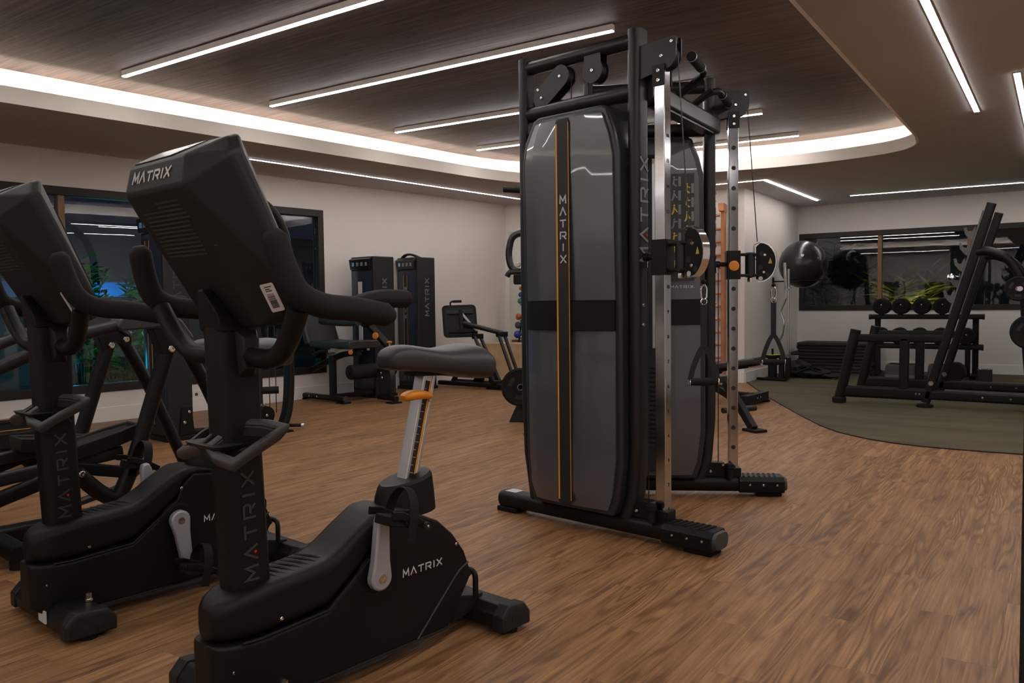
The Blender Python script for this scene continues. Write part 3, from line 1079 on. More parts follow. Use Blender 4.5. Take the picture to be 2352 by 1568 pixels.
    for sgn, ang in ((1, a), (-1, a + PI)):
        d = V(0, math.sin(ang), math.cos(ang))
        c = V(sgn * 0.105, -0.02, 0.283)
        ln = 0.172
        perp = V(0, d.z, -d.y)
        poly = []
        for k in range(9):
            t = PI / 2 + PI * k / 8
            poly.append((0.036 * math.cos(t), 0.036 * math.sin(t)))
        poly += [(0.05, -0.027), (ln - 0.01, -0.020), (ln + 0.012, -0.012), (ln + 0.012, 0.012), (ln - 0.01, 0.020), (0.05, 0.027)]
        ck = MB().prism(poly, c, d, perp, X * sgn, -0.014, 0.014).build('crank_arm', 'crank_silver', e, bevel=0.006)
        MB().lathe(c + X * sgn * 0.014, [(0.012, -0.001), (0.012, 0.003), (0.006, 0.003), (0.005, 0.001), (0, 0.001)], X * sgn, 14).build('crank_bolt', 'bolt_steel', ck)
        pc = c + d * ln + X * sgn * 0.065
        pd = empty_part = None
        fw = V(0, math.cos(R(-14)), math.sin(R(-14)))       # pedal long direction
        upv = V(0, -fw.z, fw.y)
        mb = MB()
        mb.prism(rrect(0.088, 0.105, 0.02), pc, X, fw, upv, -0.014, 0.012)
        mb.cyl(pc - X * sgn * 0.055, pc + X * sgn * 0.05, 0.009, seg=10)
        pdl = mb.build('pedal', 'rubber_black', e, bevel=0.003)
        # side wing of the pedal, cage and strap
        for k in (-1, 1):
            mb = MB()
            pts = [pc + V(k * 0.048, 0, 0) + fw * u + upv * w for u, w in ((-0.062, 0.016), (-0.03, 0.018), (0.03, 0.006), (0.062, -0.004))]
            mb.sweep(pts, rrect(0.008, 0.022, 0.003), up=upv)
            mb.build('pedal_cage', 'plastic_black', pdl)
        mb = MB()
        arc = []
        for k in range(11):
            t = PI * k / 10
            arc.append(pc + X * (-0.052 * math.cos(t)) * sgn + fw * 0.012 + upv * (0.012 + 0.078 * math.sin(t)))
        mb.sweep(arc, [(-0.0015, -0.016), (0.0015, -0.016), (0.0015, 0.016), (-0.0015, 0.016)], up=fw)
        mb.sweep([pc + X * 0.054 * sgn + fw * 0.012 + upv * 0.012, pc + X * 0.056 * sgn + fw * 0.014 - upv * 0.05], [(-0.0015, -0.015), (0.0015, -0.015), (0.0015, 0.015), (-0.0015, 0.015)], up=fw)
        mb.build('pedal_strap', 'rubber_black', pdl)
        MB().cyl(pc + X * sgn * 0.048 + fw * 0.06 - upv * 0.004, pc + X * sgn * 0.064 + fw * 0.06 - upv * 0.004, 0.011, seg=12).build('strap_buckle', 'plastic_dark', pdl)
        bolts([pc + X * sgn * 0.064 + fw * 0.06 - upv * 0.004], X * sgn, 0.004, pdl, 'rivet')
    # seat tower shroud, post with ruler, lever, saddle
    def oval(cy, ly, lx, z0, tilt=0.0):
        return [V(lx * math.cos(t), cy + ly * math.sin(t), z0 + tilt * math.sin(t)) for t in [2 * PI * k / 24 for k in range(24)]]
    mb = MB()
    mb.rings([oval(0.168, 0.110, 0.070, 0.415), oval(0.169, 0.105, 0.066, 0.47), oval(0.171, 0.096, 0.061, 0.512, 0.014), oval(0.171, 0.088, 0.055, 0.522, 0.015), oval(0.171, 0.06, 0.03, 0.524, 0.015)])
    mb.build('post_shroud', 'plastic_black', e, sharp=24)
    p0, p1 = V(0, 0.176, 0.50), V(0, 0.266, 0.838 + seat_up)
    ax = (p1 - p0).normalized()
    nrm = V(0, -ax.z, ax.y)              # towards the front
    mb = MB()
    for k in (-1, 1):
        mb.bar(p0 + nrm * (k * 0.019), p1 + nrm * (k * 0.019), 0.044, 0.012, up=nrm, rad=0.003)
    mb.bar(p0, p1, 0.034, 0.034, up=nrm)
    post = mb.build('seat_post', 'aluminium', e)
    mb = MB().bar(p0 + X * 0.0175, p1 + X * 0.0175 - ax * 0.03, 0.002, 0.026, up=nrm)
    mb.build('ruler', 'print_black', post)
    mb = MB().bar(p0 + X * 0.019 - nrm * 0.0095, p1 + X * 0.019 - nrm * 0.0095 - ax * 0.03, 0.0012, 0.006, up=nrm)
    mb.build('marker_line', 'orange_line', post)
    mb = MB()
    for i in range(12):
        q = p0 + ax * (0.035 + i * 0.0235) + X * 0.0188
        mb.bar(q + nrm * 0.011, q + nrm * (0.004 if i % 2 else -0.002), 0.0008, 0.0016, up=ax)
    tag(mb.build('ruler_marks', 'print_white', post), kind='stuff')
    bolts([p1 - ax * 0.085 + X * 0.0225 - nrm * 0.015], X, 0.0075, post, 'bolt', 'aluminium')
    lv = p1 - ax * 0.075
    mb = MB()
    pts = smooth_path([lv - nrm * 0.005 + X * 0.03, lv + nrm * 0.055 + X * 0.034 - ax * 0.006, lv + nrm * 0.105 + X * 0.03 - ax * 0.026], 4)
    mb.sweep(pts, rrect(0.050, 0.027, 0.012), up=ax, scales=[0.75, 0.85, 0.95, 1.02, 1.06, 1.06, 1.02, 0.9, 0.6])
    mb.build('release_lever', 'orange_plastic', e, sub=1)
    dz = seat_up
    sd = []
    for s, w, zt, zb in ((0.090, 0.018, 0.890, 0.868), (0.097, 0.036, 0.904, 0.858), (0.115, 0.052, 0.919, 0.850), (0.15, 0.060, 0.928, 0.846), (0.20, 0.064, 0.923, 0.842), (0.25, 0.072, 0.913, 0.836), (0.30, 0.088, 0.908, 0.828), (0.35, 0.108, 0.912, 0.818), (0.40, 0.124, 0.920, 0.808), (0.44, 0.128, 0.919, 0.802), (0.465, 0.120, 0.906, 0.804), (0.479, 0.092, 0.882, 0.820)):
        ring = []
        for k in range(20):
            t = 2 * PI * k / 20
            c, sn = math.cos(t), math.sin(t)
            ex = 0.72 if sn > 0 else 0.5
            xx = w * math.copysign(abs(c) ** ex, c)
            zz = (zt + zb) / 2 + (zt - zb) / 2 * math.copysign(abs(sn) ** ex, sn)
            if sn > 0:
                zz -= 0.010 * (xx / 0.12) ** 2 * 4 * 0.3
            ring.append(V(xx, s, zz + dz))
        sd.append(ring)
    sdl = MB().rings(sd).build('saddle', 'vinyl_saddle', e, sharp=60, sub=1)
    MB().bar(V(0, 0.20, 0.838 + dz), V(0, 0.38, 0.828 + dz), 0.05, 0.02).build('saddle_rail', 'steel_black', e)
    # mast
    mb = MB()
    mb.rings([[V(a, -0.372 + b, 0.335 + (0.01 if b > 0 else -0.01)) for a, b in rrect(0.092, 0.108, 0.024)], [V(a, -0.386 + b, 0.68) for a, b in rrect(0.092, 0.110, 0.024)], [V(a, -0.39 + b, 1.02) for a, b in rrect(0.094, 0.118, 0.024)]])
    mast = mb.build('mast', 'plastic_black', e)
    lettering('MATRIX', (0.0466, -0.381, 0.497), (0, -0.03, 1), (0, -1, -0.03), X, 0.0345, mast, 'print_dim', gap=0.48, wide=1.05)
    # double cup tray
    tray = MB()
    floor_mb = MB()
    for sg in (1, -1):
        A, B, C, D = V(sg * 0.012, -0.475, 0.712), V(sg * 0.02, -0.385, 0.768), V(sg * 0.145, -0.325, 0.757), V(sg * 0.135, -0.475, 0.682)
        Am = V(sg * 0.075, -0.49, 0.694)
        quad = [A, Am, D, D.lerp(C, 0.45) + V(sg * 0.004, 0, 0.004), C, C.lerp(B, 0.45) + V(0, 0.008, 0.004), B, B.lerp(A, 0.5)]
        cen = sum(quad, Vector()) / len(quad)
        def inset(q, k, dz):
            return [cen + (p - cen) * k + V(0, 0, dz) for p in q]
        tray.rings([inset(quad, 0.80, -0.036), inset(quad, 0.97, -0.020), inset(quad, 1.03, -0.007), inset(quad, 1.01, 0.0), inset(quad, 0.76, 0.0), inset(quad, 0.73, -0.006), inset(quad, 0.66, -0.030), inset(quad, 0.2, -0.031)])
        floor_mb.rings([inset(quad, 0.735, -0.003), inset(quad, 0.725, -0.008), inset(quad, 0.655, -0.028), inset(quad, 0.1, -0.0285)], cap=False)
    tr_ = tray.build('cup_tray', 'plastic_grey', e, bevel=0.004, sharp=35, bang=30)
    tag(floor_mb.build('pocket_shade', 'plastic_black', tr_), kind='stuff')  # black skin inside the pockets, their shade put into the colour
    mb = MB()
    mb.rings([[V(a, -0.40 + b, 0.668) for a, b in rrect(0.10, 0.12, 0.02)], [V(a, -0.43 + b, 0.712) for a, b in rrect(0.17, 0.11, 0.02)]])
    mb.build('tray_bracket', 'plastic_dark', e)
    # handlebars
    for sg in (1, -1):
        up_pts = smooth_path([(sg * 0.322, -0.470, 1.211), (sg * 0.335, -0.450, 1.13), (sg * 0.345, -0.421, 1.074), (sg * 0.348, -0.362, 1.047), (sg * 0.348, -0.266, 1.037), (sg * 0.350, -0.163, 1.019)], 5)
        n = len(up_pts)
        hb = MB().tube(up_pts, 0.029, 16, scales=[0.55] + [1.0] * (n - 2) + [0.6], up=X).build('hand_grip', 'foam_grip', e, sharp=60)
        MB().tube(smooth_path([(sg * 0.05, -0.375, 0.925), (sg * 0.15, -0.386, 0.921), (sg * 0.218, -0.393, 0.934), (sg * 0.275, -0.401, 0.978), (sg * 0.328, -0.411, 1.045)], 6), 0.0245, 14).build('handlebar_tube', 'steel_black', e)
        pts = smooth_path([(sg * 0.317, -0.277, 1.050), (sg * 0.304, -0.197, 1.060), (sg * 0.292, -0.110, 1.062), (sg * 0.287, -0.070, 1.060)], 5)
        k = len(pts) - 1
        MB().sweep(pts, rrect(0.078, 0.046, 0.022), scales=[0.35 + 0.65 * min(1, 2.0 * i / k) if i < k else 0.62 for i in range(k + 1)]).build('elbow_pad', 'foam_grip', e, sharp=60, sub=1)
        MB().hull([V(sg * x, y, z) for x, y, z in ((0.045, -0.345, 0.99), (0.045, -0.355, 0.87), (0.045, -0.41, 0.99), (0.045, -0.40, 0.87), (0.075, -0.36, 0.97), (0.075, -0.40, 0.97), (0.078, -0.37, 0.895), (0.078, -0.40, 0.895))]).build('handlebar_clamp', 'plastic_dark', e, bevel=0.004)
    # console
    pts = []
    for sg in (1, -1):
        pts += [V(sg * x, y, z) for x, y, z in ((0.115, -0.388, 0.995), (0.147, -0.578, 1.318), (0.136, -0.568, 1.386), (0.180, -0.332, 1.005), (0.236, -0.349, 1.062), (0.224, -0.506, 1.386), (0.190, -0.490, 1.430), (0.236, -0.325, 1.07), (0.224, -0.478, 1.396), (0.184, -0.462, 1.440), (0.165, -0.299, 1.015))]
    con = MB().hull(pts).build('console', 'plastic_dark', e, bevel=0.007, seg=2, bang=15, sharp=20)
    MB().hull([V(sg * x, y, z) for sg in (-1, 1) for x, y, z in ((0.050, -0.446, 0.985), (0.050, -0.36, 0.985), (0.046, -0.452, 1.03), (0.010, -0.470, 1.09), (0.010, -0.44, 1.09))]).build('mast_collar', 'plastic_black', e, bevel=0.005)
    # local frame of the back panel
    bu = V(0, -0.19, 0.323).normalized()
    bn = V(0, -bu.z, bu.y)
    bo = V(0, -0.388, 0.995)
    for i in range(14):
        t = 0.205 + i * 0.0105
        w0 = 0.085 if i < 9 else 0.10 - 0.012 * (i - 9) * 0.3
        lft = -0.105 if i < 12 else -0.02
        q = bo + bu * t
        MB().bar(q + X * lft + bn * 0.0002, q + X * w0 + bn * 0.0002, 0.003, 0.0042, up=bu).build('vent_rib', 'plastic_grey', con)
    q0 = bo + bu * 0.188
    MB().bar(q0 + X * -0.132, q0 + X * 0.132, 0.002, 0.003, up=bu).build('seam', 'print_black', con)
    sa, sb = V(0.134, -0.502, 1.187), V(0.2310, -0.4175, 1.205)
    MB().bar(sa, sb, 0.002, 0.002, up=Z).build('seam', 'print_black', con)
    u2 = (V(0, -0.568, 1.386) - V(0, -0.578, 1.318)).normalized()
    n2 = V(0, -u2.z, u2.y)
    lettering('MATRIX', V(-0.015, -0.573, 1.353) + n2 * 0.0005, X, u2, n2, 0.024, con, 'print_white', None, gap=0.34, wide=1.15, slant=0.25, stroke=0.2)
    n3 = (V(0.168, -0.475, 1.43) - V(-0.168, -0.475, 1.43)).cross(V(0.136, -0.568, 1.386) - V(0.168, -0.475, 1.436)).normalized()
    if n3.z < 0:
        n3 = -n3
    tp = [V(-0.125, -0.560, 1.390), V(0.06, -0.560, 1.390), V(0.10, -0.49, 1.428), V(-0.145, -0.485, 1.430)]
    MB().rings([[p + n3 * 0.0005 for p in tp], [p + n3 * 0.004 for p in tp]]).build('top_panel', 'plastic_gloss', con, bevel=0.0015)
    # screen on the rider side
    ru = (V(0, -0.455, 1.42) - V(0, -0.292, 1.04)).normalized()
    rn = V(0, ru.z, -ru.y)
    MB().prism(rrect(0.34, 0.27, 0.01), V(0, -0.372, 1.235) + rn * 0.002, X, ru, rn, 0, 0.005).build('screen', 'plastic_gloss', con)
    # paper label with bar code low on the side
    fa, fb, fc = V(0.115, -0.388, 0.995), V(0.236, -0.349, 1.062), V(0.147, -0.578, 1.318)
    fn = (fb - fa).cross(fc - fa).normalized()
    if fn.x < 0:
        fn = -fn
    lu = (fc - fa).normalized()
    lr = lu.cross(fn).normalized()
    lo = V(0.196, -0.402, 1.058) + fn * 0.0008
    lo = lo - fn * ((lo - fa).dot(fn) - 0.0015)
    stk = MB().prism(rrect(0.034, 0.075, 0.004), lo, lr, lu, fn, 0, 0.001).build('label_sticker', 'sticker_white', con)
    mb = MB()
    rr = random.Random(5)
    for i in range(15):
        t = -0.026 + i * 0.0026
        mb.bar(lo + fn * 0.0012 - lr * 0.010 + lu * t, lo + fn * 0.0012 + lr * 0.008 + lu * t, 0.0004, rr.choice((0.0008, 0.0014, 0.0018)), up=lu)
    for t, w in ((0.018, 0.016), (0.023, 0.012), (0.029, 0.018)):
        mb.bar(lo + fn * 0.0012 - lr * 0.008 + lu * t, lo + fn * 0.0012 + lr * (w - 0.008) + lu * t, 0.0004, 0.0022, up=lu)
    tag(mb.build('bar_code', 'print_black', stk), kind='stuff')
    # floor stabilisers
    for s, L, w, nm in ((-0.385, 0.255, 0.150, 'front_stabiliser'), (0.452, 0.205, 0.125, 'rear_stabiliser')):
        mb = MB()
        prof = [(-w / 2, 0.022), (w / 2, 0.022), (w / 2, 0.055), (w / 2 - 0.025, 0.085), (-w / 2 + 0.03, 0.092), (-w / 2, 0.06)]
        mb.rings([[V(x, s + a, b) for a, b in prof] for x in (-L + 0.04, L - 0.04)])
        sb_ = mb.build(nm, 'steel_black', e, bevel=0.006)
        for sg in (-1, 1):
            mb = MB()
            big = [(a * 1.05, 0.016 if b < 0.03 else b * 1.06) for a, b in prof]
            sml = [(a * 0.92, 0.02 if b < 0.03 else b * 0.88) for a, b in prof]
            mb.rings([[V(sg * (L - 0.05), s + a, b) for a, b in big], [V(sg * (L - 0.008), s + a, b) for a, b in big], [V(sg * L, s + a, b) for a, b in sml]])
            cap = mb.build('end_cap', 'plastic_dark', sb_, bevel=0.004)
            for k in (-0.02, 0.022):
                MB().cyl(V(sg * (L - 0.006), s + k, 0.05), V(sg * (L + 0.001), s + k, 0.05), 0.0085, seg=12).build('cap_recess', 'print_black', cap)
            MB().cyl(V(sg * (L - 0.04), s, 0.0), V(sg * (L - 0.04), s, 0.022), 0.028, seg=16).build('rubber_foot', 'rubber_black', sb_)
    MB().hull([V(sg * x, y, z) for sg in (-1, 1) for x, y, z in ((0.06, 0.30, 0.04), (0.06, 0.30, 0.13), (0.05, 0.44, 0.05), (0.05, 0.46, 0.095), (0.07, 0.40, 0.105))]).build('rear_bracket', 'plastic_dark', e, bevel=0.008)
    MB().tube(fillet([(-0.07, 0.33, 0.17), (-0.07, 0.40, 0.185), (0.07, 0.40, 0.185), (0.07, 0.40, 0.10)], 0.025), 0.0095, 10).build('lift_handle', 'steel_black', e)
    MB().hull([V(sg * x, y, z) for sg in (-1, 1) for x, y, z in ((0.075, -0.45, 0.05), (0.075, -0.30, 0.05), (0.085, -0.44, 0.10), (0.085, -0.31, 0.10))]).build('front_bracket', 'steel_black', e)
    for sg in (-1, 1):
        MB().lathe((sg * 0.125, -0.345, 0.088), [(0.013, 0), (0.013, 0.006), (0.010, 0.008), (0.010, 0.026), (0.005, 0.026), (0.005, 0.02), (0, 0.02)], Z, 12).build('lock_bolt', 'bolt_steel', e)
    MB().b2((0.03, -0.466, 0.035), (0.09, -0.4615, 0.075)).build('label_sticker', 'sticker_white', e)
    return e
bike((-1.673, 1.685, 0), 'closest black upright exercise bike with its pedal strap raised near the seat', 4)
bike((-2.712, 1.757, 0), 'black upright exercise bike behind the closest one, near pedal hanging low', 172)
# ------------------------------------------------------------------ dual cable trainer (two towers in a V, joined by a chin-up frame)
trainer = empty('cable_trainer', (-2.245, 3.60, 0), 0, 'tall black twin tower cable trainer with chrome columns and smoked covers', 'cable trainer')
def tower_part(base, ang, nm=None):
    """returns f(s, y, z) -> point in the trainer's own space for a tower standing at base"""
    d = V(math.cos(ang), math.sin(ang), 0)
    n = V(-math.sin(ang), math.cos(ang), 0)
    o = Vector((base[0], base[1], 0)) - V(-2.245, 3.60, 0)
    return (lambda s, y, z: o + d * s + n * y + V(0, 0, z)), d, n
def stamp_numbers(P, d, n, parent):
    for i in range(17):
        z = 0.155 + i * 0.1055
        if 1.13 < z < 1.33:
            continue
        cu = bpy.data.curves.new('hole_number', 'FONT')
        cu.body = str(i + 1)
        cu.size = 0.022
        cu.align_x = 'CENTER'
        cu.align_y = 'CENTER'
        cu.extrude = 0.0003
        cu.materials.append(MATS['print_black'])
        tmp = bpy.data.objects.new('hole_number', cu)
        o = bpy.data.objects.new('hole_number', bpy.data.meshes.new_from_object(tmp))
        bpy.data.objects.remove(tmp)
        COL.objects.link(o)
        o.parent = parent
        rot = Matrix((n, Z, d)).transposed()
        o.matrix_local = Matrix.Translation(P(0.901, 0.0, z)) @ rot.to_4x4()
def tower(base, ang, out, front):
    """out = -1: outer side is -y; front: True for the tower whose outer side faces the camera"""
    P, d, n = tower_part(base, ang)
    T = trainer
    def prism_sz(mb, poly, y0, y1):
        return mb.rings([[P(s, y0, z) for s, z in poly], [P(s, y1, z) for s, z in poly]])
    # floor beam with rounded section and rubber feet
    beam = MB().sweep([P(-0.055, 0, 0.062), P(0.93, 0, 0.062)], rrect(0.105, 0.078, 0.030)).build('floor_beam', 'steel_black', T)
    mb = MB().sweep([P(0.90, 0, 0.064), P(1.135, 0, 0.064)], [(-0.062, -0.040), (0.062, -0.040), (0.066, -0.02), (0.066, 0.02), (0.048, 0.042), (-0.048, 0.042), (-0.066, 0.02), (-0.066, -0.02)])
    step = mb.build('foot_plate', 'plastic_black', T, bevel=0.003)
    for i in range(7):
        s = 0.925 + i * 0.027
        MB().bar(P(s, -0.044, 0.1065), P(s + 0.012, 0.044, 0.1065), 0.012, 0.005).build('tread_rib', 'rubber_black', step)
    MB().sweep([P(1.134, 0, 0.064), P(1.150, 0, 0.064)], rrect(0.118, 0.074, 0.03), scales=[1.0, 0.9]).build('end_cap', 'plastic_grey', step)
    bolts([P(0.955 + 0.07 * i, -0.0655, 0.066) for i in range(3)], -n, 0.006, step, 'screw')
    MB().sweep([P(-0.055, 0, 0.062), P(-0.066, 0, 0.062)], rrect(0.098, 0.07, 0.028), scales=[1, 0.9]).build('end_cap', 'plastic_dark', beam)
    for s in (-0.01, 1.06):
        MB().b2((-0.065, -0.045, 0), (0.065, 0.045, 0.025)).build('rubber_foot', 'rubber_black', T, bevel=0.006).matrix_local = Matrix.Translation(P(s, 0, 0)) @ Matrix.Rotation(ang, 4, 'Z')
    if front:
        mb = MB()
        prism = [P(-0.03, -0.03, 0.1015), P(0.04, -0.03, 0.1015), P(0.04, 0.03, 0.1015), P(-0.03, 0.03, 0.1015)]
        mb.rings([prism, [p + Z * 0.0008 for p in prism]])
        mb.build('label_sticker', 'sticker_white', beam)
    # posts
    rp = MB().sweep([P(0.165, 0, 0.09), P(0.128, 0, 0.32), P(0.118, 0, 0.6), P(0.118, 0, 2.205)], rrect(0.052, 0.085, 0.022), up=n).build('rear_post', 'steel_satin', T)
    fp = MB().sweep([P(0.70, 0, 0.09), P(0.735, 0, 0.20), P(0.752, 0, 0.42), P(0.752, 0, 2.205)], rrect(0.060, 0.092, 0.024), up=n).build('front_post', 'steel_satin', T)
    lettering('MATRIX', P(0.7828, 0.0, 1.44), Z, -n, d, 0.058, fp, 'print_grey', 'print_red', gap=0.42, wide=1.05)
    bolts([P(0.0915, -0.01, z) for z in (0.40, 0.53, 1.13, 1.26, 1.79, 1.90)], -d, 0.011, rp)
    bolts([P(0.782, -0.012, z) for z in (0.945, 1.03)], d, 0.008, fp)
    MB().tube([P(0.13, 0, 2.165), P(0.74, 0, 2.165)], 0.033, 16).build('top_rail', 'steel_satin', T)
    MB().tube([P(0.13, 0, 1.945), P(0.74, 0, 1.945)], 0.036, 16).build('lower_rail', 'steel_satin', T)
    # guide pulleys between the rails
    c0, c1 = (0.345, 2.085), (0.235, 2.005)
    poly = []
    a0 = math.atan2(c0[1] - c1[1], c0[0] - c1[0])
    for k in range(9):
        t = a0 - PI / 2 + PI * k / 8
        poly.append((c0[0] + 0.052 * math.cos(t), c0[1] + 0.052 * math.sin(t)))
    for k in range(9):
        t = a0 + PI / 2 + PI * k / 8
        poly.append((c1[0] + 0.050 * math.cos(t), c1[1] + 0.050 * math.sin(t)))
    for y in (-0.028, 0.022):
        pl = prism_sz(MB(), poly, y, y + 0.006).build('pulley_plate', 'steel_satin', T)
        if y * out > 0:
            bolts([P(*c0, 0)[:] and P(c0[0], y if out < 0 else y + 0.006, c0[1]), P(c1[0], y if out < 0 else y + 0.006, c1[1]), P(0.215, y if out < 0 else y + 0.006, 2.045)], n * out, 0.008, pl)
    circ = [(0.53 + 0.055 * math.cos(2 * PI * k / 20), 2.075 + 0.055 * math.sin(2 * PI * k / 20)) for k in range(20)]
    for y in (-0.028, 0.022):
        pl = prism_sz(MB(), circ, y, y + 0.006).build('pulley_plate', 'steel_satin', T)
        if y * out > 0:
            bolts([P(0.53, y if out < 0 else y + 0.006, 2.075)], n * out, 0.009, pl)
        prism_sz(MB(), [(0.485, 2.09), (0.575, 2.09), (0.575, 2.145), (0.485, 2.145)], y + 0.001, y + 0.005).build('pulley_hanger', 'steel_satin', pl)
    for c in (c0, (0.53, 2.075)):
        MB().lathe(P(c[0], -0.018, c[1]), [(0.046, 0), (0.04, 0.012), (0.04, 0.024), (0.046, 0.036)], n, 20).build('pulley_wheel', 'plastic_dark', T)
    for s in (0.39, 0.485):
        MB().tube([P(s, 0.0, 2.07), P(s, 0.0, 1.90)], 0.003, 6).build('steel_cable', 'cable', T)
    # head plate carrying the front pulley and the chrome column
    hp = [(0.76, 1.985), (0.80, 1.992), (0.872, 2.005), (0.895, 2.006)]
    for k in range(7):
        t = -PI / 2 + (PI / 2) * k / 6
        hp.append((0.900 + 0.055 * math.cos(t), 2.062 + 0.055 * math.sin(t)))
    hp += [(0.955, 2.128), (0.948, 2.136), (0.76, 2.128)]
    for y in (-0.024, 0.017):
        pl = prism_sz(MB(), hp, y, y + 0.007).build('head_plate', 'steel_satin', T)
        if y < 0:
            bolts([P(0.885, y, 2.065), P(0.935, y, 2.115)], -n, 0.008, pl)
    prism_sz(MB(), [(0.76, 2.10), (0.945, 2.108), (0.945, 2.134), (0.76, 2.127)], -0.017, 0.017).build('head_cover', 'steel_black', T)
    MB().lathe(P(0.90, -0.016, 2.062), [(0.05, 0), (0.044, 0.011), (0.044, 0.021), (0.05, 0.032)], n, 22).build('pulley_wheel', 'plastic_dark', T)
    # chrome column with pin holes
    col = MB().sweep([P(0.875, 0, 0.10), P(0.875, 0, 2.02)], rrect(0.050, 0.050, 0), up=n).build('chrome_column', 'chrome_brushed', T, bevel=0.003)
    for y in (-1, 1):
        MB().rings([[P(s, y * 0.0258, z) for s, z in ((0.846, 1.945), (0.904, 1.945), (0.904, 2.03), (0.846, 2.03))], [P(s, y * 0.0318, z) for s, z in ((0.846, 1.945), (0.904, 1.945), (0.904, 2.03), (0.846, 2.03))]]).build('column_bracket', 'steel_black', T)
    bolts([P(0.875, -0.0318, 1.965), P(0.875, -0.0318, 2.005)], -n, 0.009, T)
    MB().rings([[P(s, y, z) for s, y in ((0.835, -0.034), (0.915, -0.034), (0.915, 0.034), (0.835, 0.034))] for z in (0.098, 0.150)]).build('column_socket', 'steel_black', T, bevel=0.003)
    if front:
        stamp_numbers(P, d, n, col)
    hole = None
    side = 1 if front else -1          # pins go in from the inner side of each tower
    for i in range(17):
        z = 0.155 + i * 0.1055
        if 1.13 < z < 1.33:
            continue
        if hole is None:
            hole = MB().lathe((0, 0, 0), [(0.0115, 0.0), (0.0115, 0.0008), (0.0095, 0.0008)], n * side, 14).build('pin_hole', 'print_black', col)  # flat black disc, the dark inside of the hole done by colour
            hole.location = P(0.875, 0.0252 * side, z)
        else:
            share(hole, P(0.875, 0.0252 * side, z), col)
    # sliding carriage with swivel pulley
    MB().sweep([P(0.875, 0, 1.155), P(0.875, 0, 1.305)], rrect(0.072, 0.074, 0.006), up=n).build('carriage', 'steel_black', T)
    for z in (1.175, 1.285):
        MB().sweep([P(0.905, 0, z), P(1.0, 0, z)], rrect(0.05, 0.014, 0.005)).build('carriage_arm', 'steel_black', T, bevel=0.002)
    MB().lathe(P(0.965, 0, 1.165), [(0.023, 0), (0.026, 0.004), (0.026, 0.126), (0.023, 0.13)], Z, 18).build('swivel_tube', 'steel_satin', T)
    MB().lathe(P(0.965, 0, 1.140), [(0.016, 0), (0.016, 0.018), (0.011, 0.026)], Z, 6).build('swivel_nut', 'bolt_steel', T)
    MB().lathe(P(0.840, side * 0.0, 1.235), [(0.012, 0), (0.012, 0.03), (0.018, 0.035), (0.018, 0.058), (0.012, 0.064)], -d, 14).build('pull_pin', 'plastic_black', T)
    MB().tube([P(0.79, 0, 1.225), P(0.79, 0, 1.19)], 0.008, 10).build('pin_spring', 'chrome', T)
    if not front:
        MB().lathe(P(0.875, -0.037, 1.225), [(0.027, 0), (0.027, 0.006), (0.022, 0.008), (0, 0.008)], -n, 20).build('orange_button', 'orange_plastic', T)
    # pulley arm: two half-round plates and a chrome rim, swung towards the viewer
    sw = R(-14) if front else R(-16)
    e1 = Matrix.Rotation(sw, 3, 'Z') @ d
    e2 = V(-e1.y, e1.x, 0)
    pc = P(0.985, 0, 1.235) + e1 * 0.012
    half = [(0.0, -0.080), (0.0, 0.088)]
    for k in range(13):
        t = PI / 2 - PI * k / 12
        half.append((0.022 + 0.075 * math.cos(t), 0.01 + 0.098 * math.sin(t)))
    for y in (-0.019, 0.013):
        pl = MB().prism(half, pc, e1, Z, e2, y, y + 0.006).build('pulley_cheek', 'plastic_black', T, bevel=0.0015)
        if y < 0:
            bolts([pc + e1 * 0.045 + Z * 0.045 + e2 * y, pc + e1 * 0.04 - Z * 0.045 + e2 * y], -e2, 0.008, pl)
            MB().prism([(0.062, 0.0), (0.082, 0.0), (0.072, 0.030)], pc + e2 * y, e1, Z, e2, -0.001, 0.0).build('warning_label', 'yellow_line', pl)
            MB().lathe(pc + e1 * 0.024 - Z * 0.078 + e2 * y, [(0.011, 0), (0.011, 0.001)], -e2, 14).build('round_label', 'sticker_white', pl)
            for q in ((0.03, 0.052), (0.022, -0.02), (0.06, -0.06)):
                MB().lathe(pc + e1 * q[0] + Z * q[1] + e2 * (y - 0.0002), [(0.013, 0), (0.012, 0.0006)], -e2, 12).build('cheek_recess', 'print_black', pl)
    rim = [pc + e1 * (0.022 + 0.080 * math.cos(t)) + Z * (0.01 + 0.104 * math.sin(t)) for t in [PI / 2 + 0.35 - (PI + 0.5) * k / 20 for k in range(21)]]
    MB().sweep(rim, [(-0.002, -0.019), (0.002, -0.019), (0.002, 0.019), (-0.002, 0.019)], up=e2).build('chrome_rim', 'chrome', T)
    MB().tube(fillet([pc + Z * 0.02 + e2 * 0.0, pc - e1 * 0.012 + Z * 0.05, pc - e1 * 0.012 + Z * 0.105, pc + e1 * 0.02 + Z * 0.115], 0.015), 0.004, 8).build('cable_guard', 'chrome', T)
    cx = P(0.950, 0, 2.06)
    MB().tube([cx, pc + Z * 0.115 + e1 * 0.005], 0.0028, 6).build('steel_cable', 'cable', T)
    MB().tube([P(0.80, 0.0, 1.19), P(0.80, 0.0, 0.16)], 0.0028, 6).build('steel_cable', 'cable', T)
    # low bracket between post and column
    pl = prism_sz(MB(), [(0.735, 0.10), (0.835, 0.10), (0.835, 0.168), (0.825, 0.178), (0.745, 0.178)], -0.028, 0.028).build('low_bracket', 'steel_black', T, bevel=0.003)
    bolts([P(0.755, -0.028, 0.13), P(0.82, -0.028, 0.165)], -n, 0.008, pl)
    MB().lathe(P(0.85, -0.055, 0.10), [(0.016, 0), (0.016, 0.05), (0.022, 0.055), (0.022, 0.075), (0.015, 0.08)], Z, 16).build('stop_buffer', 'rubber_black', T)
